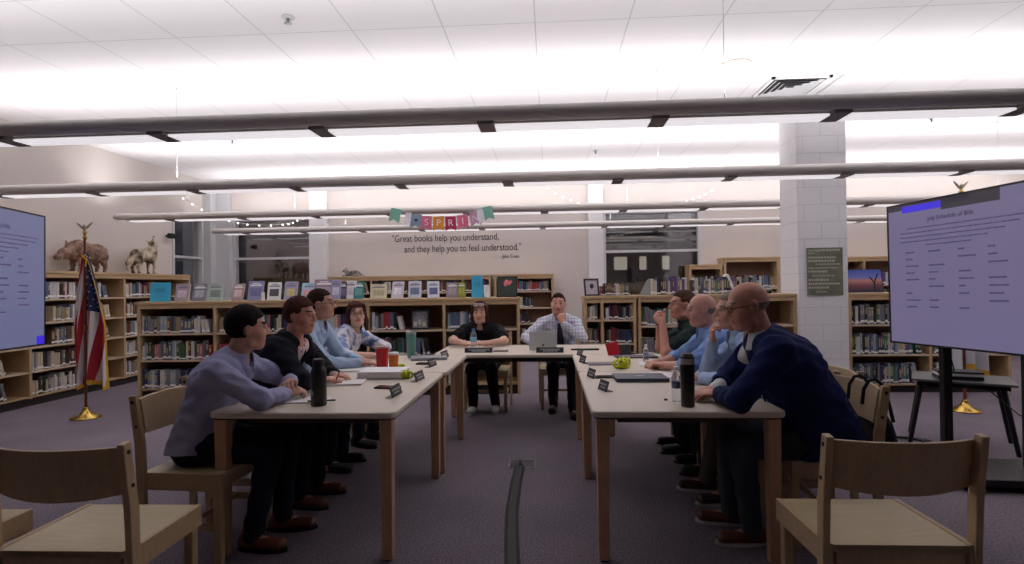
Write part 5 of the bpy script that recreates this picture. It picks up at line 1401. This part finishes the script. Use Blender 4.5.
        def facecut(P):
            q = ((P - hc.astype(np.float32)) @ Rm) / sc; x, y, z = q[..., 0], q[..., 1], q[..., 2]
            if hair == 'bald':      # keep a low fringe behind the ears only
                top = .030 - z if False else z * -1 + .022
                keep = np.maximum(np.maximum(z - .020 + (y + .02) * -.1, -.060 - z), y - .006)
                return -keep
            if hair in ('long', 'bun'):
                a = np.maximum(np.abs(x) - (.058 if hair == 'long' else .060), .020 - y); a = np.maximum(a, z - .072 - .2 * 0); return a
            hl = .066 if hair == 'short' else .060
            front = np.maximum(.038 - y, z - hl - .15 * (.06 - np.abs(x)))
            side = np.maximum(.004 - y, z - .018 - np.clip(y - .02, 0, 1) * 1.0)
            low = np.maximum(z + .045 + .5 * np.clip(y + .02, -.1, .05), -1e3) if False else z + .052
            ear = np.maximum(np.maximum(-.028 - y, z - .012), .060 - np.abs(x))
            return np.minimum(np.minimum(front, side), np.minimum(low, ear))
        fd.put(facecut, l2, h2, .014 if hair != 'bald' else .006, 's', 0)
        def cutn(P): return rc(P, X(0, -.02, -.05), X(0, -.02, -.3), .045, .06)
        if hair in ('short', 'full', 'bald'): fd.put(cutn, l2, h2, .0, 's', 0)
        if fd.D.min() < 0: fd.mesh('hair', hm, None, t, noise=(.0022 if hair != 'bald' else .0005, 105, noise_seed), smooth=1)
    if glasses:
        gm = mat('glasses_' + glasses[0], glasses[1], .3); mb = MB(); ln = MB()
        for q in (-1, 1):
            c = X(q * .0325, .098, .010); P = []
            for i in range(18):
                a = 2 * PI * i / 18; P.append(c + (fs * .0245 * math.cos(a) * (1 if abs(math.cos(a)) < .9 else .97) + fu * .0175 * math.sin(a) - ff * .006 * abs(math.cos(a)) * (1 if q * math.cos(a) > 0 else 0)) * sc)
            mb.tube(P, .0017 * sc, 6, closed=True)
            mb.tube([X(q * .056, .093, .014), X(q * .072, .075, .014), X(q * .082, .03, .012), X(q * .084, -.005, .010), X(q * .082, -.018, -.004)], .0020 * sc, 6)
        mb.tube([X(-.009, .101, .013), X(0, .105, .015), X(.009, .101, .013)], .0016 * sc, 6)
        mb.build('glasses', gm, t)
    if watch:
        w_, e_ = (lwp, eL) if watch == 'L' else (rwp, eR); d = nrm(e_ - w_); p = w_ + d * .012; a = np.cross(d, UP); a = nrm(a); b_ = np.cross(d, a)
        MB().tube([p + (a * math.cos(2 * PI * i / 20) + b_ * math.sin(2 * PI * i / 20)) * .031 for i in range(20)], .006, 8, closed=True).build('wristwatch', M_black, t)
    return t, dict(X=X, N=N, U=U, bk=bk, S=S, H0=H0, Uv=Uv, fs=fs, ff=ff, fu=fu, o0=o0)

def cloth(name, c, **k): return mat('cloth_' + name, c, .9, var=k.pop('var', .06), vscale=k.pop('vscale', 9), bump=.8, bscale=17, spec=.2, **k)
def pattern(name, base, cols, scale, detail=2, steps=None):
    m = mat('cloth_' + name, base, .85, bump=.2, bscale=240); nt, b = nodes_of(m)
    tc = nt.nodes.new('ShaderNodeTexCoord'); n = nt.nodes.new('ShaderNodeTexNoise'); n.inputs['Scale'].default_value = scale; n.inputs['Detail'].default_value = detail
    cr = nt.nodes.new('ShaderNodeValToRGB'); nt.links.new(tc.outputs['Object'], n.inputs['Vector']); nt.links.new(n.outputs['Fac'], cr.inputs['Fac']); nt.links.new(cr.outputs['Color'], b.inputs['Base Color'])
    el_ = cr.color_ramp.elements; st = steps or [.35 + .3 * i / (len(cols) - 1) for i in range(len(cols))]
    el_[0].position = st[0]; el_[0].color = rgb(*cols[0]); el_[1].position = st[-1]; el_[1].color = rgb(*cols[-1])
    for p_, c in list(zip(st, cols))[1:-1]: x = el_.new(p_); x.color = rgb(*c)
    return m
def plaid(name, base, line, sz=.035):
    m = mat('cloth_' + name, base, .85, bump=.2, bscale=240); nt, b = nodes_of(m)
    tc = nt.nodes.new('ShaderNodeTexCoord'); sp = nt.nodes.new('ShaderNodeSeparateXYZ'); nt.links.new(tc.outputs['Object'], sp.inputs[0]); outs = []
    for ax, off in (('X', 0), ('Z', 0), ('Y', .4)):
        d = nt.nodes.new('ShaderNodeMath'); d.operation = 'DIVIDE'; d.inputs[1].default_value = sz; nt.links.new(sp.outputs[ax], d.inputs[0])
        f = nt.nodes.new('ShaderNodeMath'); f.operation = 'FRACT'; nt.links.new(d.outputs[0], f.inputs[0])
        l = nt.nodes.new('ShaderNodeMath'); l.operation = 'LESS_THAN'; l.inputs[1].default_value = .30; nt.links.new(f.outputs[0], l.inputs[0]); outs.append(l.outputs[0])
    a = nt.nodes.new('ShaderNodeMath'); a.operation = 'ADD'; nt.links.new(outs[0], a.inputs[0]); nt.links.new(outs[1], a.inputs[1])
    h = nt.nodes.new('ShaderNodeMath'); h.operation = 'MULTIPLY'; h.inputs[1].default_value = .5; nt.links.new(a.outputs[0], h.inputs[0])
    mx = nt.nodes.new('ShaderNodeMix'); mx.data_type = 'RGBA'; mx.inputs[6].default_value = rgb(*base); mx.inputs[7].default_value = rgb(*line)
    nt.links.new(h.outputs[0], mx.inputs[0]); nt.links.new(mx.outputs[2], b.inputs['Base Color']); return m

K_navy = cloth('navy_trousers', (30, 32, 50)); K_black = cloth('black', (24, 24, 28)); K_dark = cloth('charcoal', (44, 44, 50)); K_jeans = cloth('jeans', (64, 74, 84), var=.15)
K_khaki = cloth('grey_trousers', (96, 88, 82)); K_shoe = mat('shoe_brown', (104, 56, 38), .4); K_shoeb = mat('shoe_black', (26, 24, 26), .4); K_shoew = mat('shoe_white', (206, 206, 206), .5)
HB = ('black', (30, 22, 21)); HBr = ('brown', (62, 38, 30)); HAu = ('auburn', (78, 46, 40)); HG = ('grey', (150, 138, 128)); HGd = ('ashbrown', (84, 60, 48)); HBn = ('darkbrown', (46, 32, 26))
SK1 = ('tan', (196, 148, 126)); SK2 = ('ruddy', (206, 146, 126)); SK3 = ('light', (214, 170, 150)); SK4 = ('pink', (208, 154, 136))
TT = TZ + .034     # centre height of a forearm lying on the table

# left side, nearest first
person('man in a lavender shirt with short black hair leaning on folded arms', (-1.90, 2.97), (-1.632, 2.99, 1.137), 36, 4, SK1, HB, 'full',
       lw=(-1.46, 3.13, TT + .055), rw=(-1.44, 3.02, TT + .01), lh=((.35, -.9, .1), (.2, .1, -1)), rh=((.6, .75, .12), (-.2, .1, -1)), el=(.1, .6, -.7), er=(-.1, -.7, -.6),
       shirt_m=cloth('lavender', (158, 158, 194)), pants_m=K_navy, shoe_m=K_shoe, fp=-.05, feet=((.40, -.12), (.34, .12)), hres=.0058, tw=.175, noise_seed=1, curlL=(.7, .8), curlR=(.6, .7), nback=.05)
_, q = person('woman in a black blazer and floral blouse writing, short brown hair', (-1.95, 3.58), (-1.575, 3.52, 1.178), -6, -2, SK2, HAu, 'full',
       lw=(-1.44, 3.72, TT), rw=(-1.46, 3.52, TT + .004), rh=((1, .25, .0), (0, .2, -1)), lh=((1, -.3, 0), (0, 0, -1)), el=(-.2, .7, -.6), er=(-.3, -.7, -.6),
       shirt='blouse', shirt_m=pattern('floral', (214, 196, 200), [(60, 48, 66), (206, 186, 192), (222, 206, 208), (190, 120, 130)], 26), blazer_m=cloth('blazer_black', (26, 27, 38)), pants_m=K_black, shoe_m=K_shoe,
       sc=.97, fp=-.06, hres=.006, noise_seed=4, collar=False, tw=.165, opening=.03)
person('man in a light blue dress shirt and glasses, dark hair, on the left side', (-2.04, 4.28), (-1.765, 4.32, 1.228), 8, -4, SK1, HBn, 'short',
       lw=(-1.52, 4.50, TT), rw=(-1.46, 4.30, TT), lh=((1, -.5, 0), (0, 0, -1)), rh=((.9, .5, 0), (0, 0, -1)), el=(-.2, .7, -.5), er=(-.3, -.7, -.5),
       shirt_m=cloth('light_blue', (174, 196, 226)), pants_m=K_navy, shoe_m=K_shoeb, glasses=('brown', (70, 50, 44)), noise_seed=7)
person('woman in a blue and white tie-dye blouse with glasses and long auburn hair', (-2.0, 5.0), (-1.72, 4.99, 1.118), -62, -14, SK3, HAu, 'long',
       lw=(-1.50, 4.96, TT), rw=(-1.52, 4.80, TT), lh=((.9, -.5, 0), (0, 0, -1)), rh=((.9, .4, 0), (0, 0, -1)), el=(.2, .6, -.5), er=(-.3, -.7, -.5), sleeve='elbow',
       shirt='blouse', shirt_m=pattern('tiedye', (200, 205, 220), [(62, 84, 140), (140, 156, 200), (214, 214, 224), (226, 222, 226), (120, 140, 190)], 9, 3), pants_m=K_dark, shoe_m=K_shoeb,
       sc=.93, glasses=('maroon', (92, 48, 56)), froll=-.08, noise_seed=9, collar=False)
# back table
_, q5 = person('woman in a black polo shirt with sunglasses on her head, at the back table', (-.70, 6.27), (-.735, 5.99, 1.078), -88, -90, SK3, HAu, 'bun',
       lw=(-.640, 5.66, TT + .012), rw=(-.825, 5.66, TT + .008), lh=((-.7, -.3, .15), (0, .3, -1)), rh=((.7, -.3, .15), (0, .3, -1)), el=(1, .0, -.25), er=(-1, .0, -.25), sleeve='short',
       shirt='polo', shirt_m=K_black, pants_m=K_black, shoe_m=K_shoew, sole=K_shoew, sc=.95, fp=-.10, noise_seed=11, feet=((.08, -.10), (.16, .13)), tw=.19)
X = q5['X']; mb = MB()
for s in (-1, 1):
    mb.add([X(s * .030 + a * .026, .100 + .006 * (b < 0), .098 + b * .015) for a, b in ((-1, -1), (1, -1), (1, 1), (-1, 1))] + [X(s * .030 + a * .026, .094 + .006 * (b < 0), .102 + b * .015) for a, b in ((-1, -1), (1, -1), (1, 1), (-1, 1))],
           [(0, 1, 2, 3), (7, 6, 5, 4), (0, 4, 5, 1), (1, 5, 6, 2), (2, 6, 7, 3), (3, 7, 4, 0)])
    mb.tube([X(s * .056, .090, .104), X(s * .090, .03, .085), X(s * .096, -.02, .05)], .003, 6)
mb.tube([X(-.006, .096, .104), X(.006, .096, .104)], .003, 6)
o = mb.build('sunglasses', mat('sunglass_lens', (196, 182, 168), .15)); o.location = (q5['o0'][0], q5['o0'][1], 0)  # glint painted in by a pale lens colour
tag(o, 'sunglasses pushed up on the hair of the woman in the black polo', 'sunglasses')
o['group'] = 'eyewear'; del o['group']
person('man in a pale checked shirt and dark tie, fist at chin, at back table', (.13, 6.40), (.098, 6.22, 1.148), -92, -90, SK4, HBn, 'short',
       rw=(-.20, 5.86, TT + .01), lw=(.145, 6.035, .955), lh=((-.30, .05, .75), (-.2, .9, .1)), rh=((.8, -.4, .05), (0, 0, -1)), el=(.9, -.5, -.9), er=(-1, .1, -.3),
       shirt_m=plaid('check', (214, 214, 226), (150, 158, 196), .034), tie=cloth('tie_dark', (40, 40, 56)), pants_m=K_dark, shoe_m=mat('shoe_dkbrown', (60, 38, 34), .4), noise_seed=13, feet=((.50, -.10), (.22, .10)),
       curlL=(1.0, 1.0), tw=.18, collar=True)
# right side, far to near
person('man in a dark green polo and glasses, hands clasped before his mouth', (1.47, 4.74), (1.075, 4.70, 1.180), 184, 176, SK2, HGd, 'short',
       rw=(.905, 4.775, 1.045), lw=(.905, 4.655, 1.045), rh=((-.28, -.48, .62), (.2, -.9, 0)), lh=((-.28, .48, .62), (.2, .9, 0)), el=(.1, -.5, -1), er=(.1, .5, -1), sleeve='short',
       shirt='polo', shirt_m=cloth('dark_green', (44, 56, 56)), pants_m=K_dark, shoe_m=K_shoeb, glasses=('steel', (90, 84, 84)), noise_seed=15, curlL=(.7, .9), curlR=(.7, .9), watch='R')
person('bald man in medium blue, forearms on the table, between green polo and pale blue shirt', (1.50, 4.22), (1.085, 4.16, 1.160), 178, 176, SK4, HG, 'bald',
       rw=(.80, 4.27, TT), lw=(.82, 4.12, TT), rh=((-.9, -.45, .0), (0, .3, -1)), lh=((-.85, .5, .05), (0, -.2, -1)), el=(.2, -.8, -.4), er=(.2, .8, -.4), sleeve='rolled',
       shirt_m=cloth('mid_blue', (126, 156, 208)), pants_m=K_dark, shoe_m=K_shoeb, noise_seed=17, fp=-.1, curlL=(.7, .9), curlR=(.7, .9), belly=.02)
person('man in a pale blue shirt resting his chin on one fist, second on the right', (1.52, 3.66), (1.135, 3.62, 1.180), 180, 176, SK4, HG, 'short',
       rw=(1.035, 3.70, .98), lw=(.92, 3.56, TT), rh=((-.10, -.10, 1), (.8, -.1, .2)), lh=((-1, .25, 0), (0, 0, -1)), el=(-.1, -.8, -.5), er=(-.5, .5, -1), sleeve='long',
       shirt_m=cloth('sky_blue', (168, 192, 228)), pants_m=K_khaki, shoe_m=mat('shoe_dkbrown', (60, 38, 34), .4), sole=K_shoew, noise_seed=19, curlR=(.9, 1.0), fp=-.05, belly=.02, feet=((.45, -.12), (.52, .10)))
person('bald man in a navy suit jacket and glasses looking down, nearest on the right', (1.44, 3.09), (1.005, 2.97, 1.232), 180, 174, SK2, HG, 'bald',
       rw=(.875, 3.13, TT + .005), lw=(.865, 3.00, TT + .008), rh=((-.9, -.2, .0), (0, 0, -1)), lh=((-.9, .15, .0), (0, .1, -1)), el=(.3, -.7, -.5), er=(.3, .7, -.5),
       shirt_m=cloth('white_shirt', (216, 216, 220)), blazer_m=cloth('suit_navy', (26, 36, 84), var=.04), pants_m=K_jeans, shoe_m=K_shoe, sole=K_shoew, fp=-.24, hres=.0058, tw=.18, belly=.035, noise_seed=21,
       glasses=('red', (70, 26, 30)), watch='L', sc=1.04, curlL=(.45, .5), curlR=(.45, .5), feet=((.40, -.10), (.46, .14)), chest_d=.01, nback=.055, opening=.022)
tag(MB().tube([(-1.36, 3.535, TZ + .018), (-1.335, 3.55, TZ + .09), (-1.30, 3.57, TZ + .14)][:2], .004, 6).build('pen', M_black), 'pen in the writing hand of the woman in the blazer', 'pen')

# ---------------------------------------------------------------- stuffed animals on the wall bookcase
def animal_boar():
    t = thing('stuffed_boar', 'brown-pink shaggy stuffed boar standing on the wall bookcase behind the flag', 'stuffed animal', (-6.36, 7.44, 1.621))
    Y_ = np.array([0, 1., 0]); fd = Field((-.2, -.52, -.01), (.2, .5, .52), .010)
    c = lambda y, z, x=0: np.array([x, y, z])
    fd.ell(c(.06, .27), [.105, .24, .125], None, .0); fd.ell(c(-.10, .30), [.11, .16, .14], None, .05); fd.ell(c(.22, .28), [.10, .14, .125], None, .05)
    fd.cap(c(-.18, .29), c(-.33, .24), .105, .075, .05); fd.cap(c(-.33, .24), c(-.43, .19), .062, .036, .03); fd.cap(c(-.43, .19), c(-.455, .185), .034, .036, .01)
    for s in (-1, 1):
        fd.cap(c(-.13, .22, s * .055), c(-.14, .10, s * .06), .050, .030, .04); fd.cap(c(-.14, .10, s * .06), c(-.145, .02, s * .06), .028, .024, .015); fd.cap(c(-.145, .018, s * .06), c(-.165, .018, s * .06), .026, .022, .01)
        fd.cap(c(.25, .22, s * .055), c(.25, .14, s * .06), .062, .040, .04); fd.cap(c(.25, .14, s * .06), c(.285, .09, s * .06), .032, .026, .015); fd.cap(c(.285, .09, s * .06), c(.27, .02, s * .06), .025, .022, .015)
        fd.cap(c(-.24, .35, s * .05), c(-.235, .42, s * .07), .025, .008, .01)
    fd.cap(c(.35, .30), c(.40, .20), .012, .008, .01)
    m = pattern('boar_fur', (140, 112, 100), [(96, 72, 62), (140, 110, 96), (166, 136, 122)], 14, 4)
    fd.mesh('body', m, None, t, noise=(.006, 90, 3), smooth=0)
    for s in (-1, 1): MB().lathe([(.0, -.008), (.008, 0), (.0, .008)], 8, c=(s * .055, -.335, .275)).build('eye', M_black, t)
    for s in (-1, 1): MB().tube([(s * .03, -.40, .165), (s * .045, -.42, .185), (s * .045, -.415, .21)], [.007, .005, .002], 6).build('tusk', mat('tusk_ivory', (214, 204, 180), .4), t)
def animal_coyote():
    t = thing('stuffed_coyote', 'grey and tan stuffed coyote with its head raised, beside the corner window', 'stuffed animal', (-6.33, 8.55, 1.621))
    fd = Field((-.2, -.50, -.01), (.2, .42, .66), .010); c = lambda y, z, x=0: np.array([x, y, z])
    fd.ell(c(.12, .30), [.085, .11, .13], None, 0); fd.ell(c(.0, .29), [.075, .18, .095], None, .05); fd.ell(c(-.16, .28), [.08, .11, .11], None, .05)
    fd.cap(c(.16, .36), c(.19, .46), .075, .058, .05); fd.ell(c(.195, .49), [.052, .055, .052], None, .03); fd.cap(c(.20, .50), c(.215, .585), .036, .018, .02); fd.cap(c(.19, .47), c(.24, .55), .026, .012, .015)
    for s in (-1, 1):
        fd.cap(c(.15, .505, s * .03), c(.10, .535, s * .04), .020, .006, .01)
        fd.cap(c(.15, .24, s * .045), c(.15, .12, s * .05), .038, .023, .03); fd.cap(c(.15, .12, s * .05), c(.15, .02, s * .05), .021, .018, .01); fd.cap(c(.15, .018, s * .05), c(.18, .016, s * .05), .020, .017, .01)
        fd.cap(c(-.17, .24, s * .045), c(-.14, .17, s * .05), .055, .034, .03); fd.cap(c(-.14, .17, s * .05), c(-.205, .11, s * .05), .026, .020, .015); fd.cap(c(-.205, .11, s * .05), c(-.185, .02, s * .05), .019, .017, .01); fd.cap(c(-.185, .018, s * .05), c(-.155, .016, s * .05), .020, .017, .01)
    fd.cap(c(-.25, .28), c(-.33, .16), .035, .045, .03); fd.cap(c(-.33, .16), c(-.36, .06), .045, .016, .02)
    m = pattern('coyote_fur', (140, 128, 112), [(58, 50, 46), (120, 106, 92), (186, 172, 150), (206, 196, 176)], 8, 4)
    fd.mesh('body', m, None, t, noise=(.005, 90, 5), smooth=0)
    MB().lathe([(.0, -.012), (.016, 0), (.012, .010), (.0, .014)], 10, c=(0, .217, .602)).build('nose', M_black, t)
    for s in (-1, 1): MB().lathe([(.0, -.006), (.006, 0), (.0, .006)], 8, c=(s * .04, .225, .515)).build('eye', M_black, t)
animal_boar(); animal_coyote()
def toy_wolf():
    t = thing('wolf_figurine', 'small grey wolf figurine lying on the bookcase under the quotation', 'figurine', (-3.72, 10.6, 1.576))
    fd = Field((-.24, -.1, -.01), (.24, .1, .22), .008); c = lambda x, z, y=0: np.array([x, y, z])
    fd.ell(c(.02, .06), [.13, .05, .055], None, 0); fd.cap(c(-.10, .07), c(-.14, .12), .045, .036, .03); fd.cap(c(-.14, .12), c(-.19, .10), .028, .013, .015)
    for s in (-1, 1):
        fd.cap(c(-.12, .15, s * .02), c(-.115, .18, s * .024), .012, .004, .008); fd.cap(c(-.10, .03, s * .03), c(-.18, .016, s * .03), .020, .013, .015); fd.cap(c(.11, .045, s * .035), c(.06, .016, s * .045), .032, .015, .02)
    fd.cap(c(.14, .05), c(.21, .02), .018, .012, .015)
    fd.mesh('body', pattern('wolf_plush', (110, 108, 110), [(60, 58, 62), (130, 128, 128), (180, 176, 172)], 16, 3), None, t, noise=(.003, 120, 5), smooth=0)
toy_wolf()
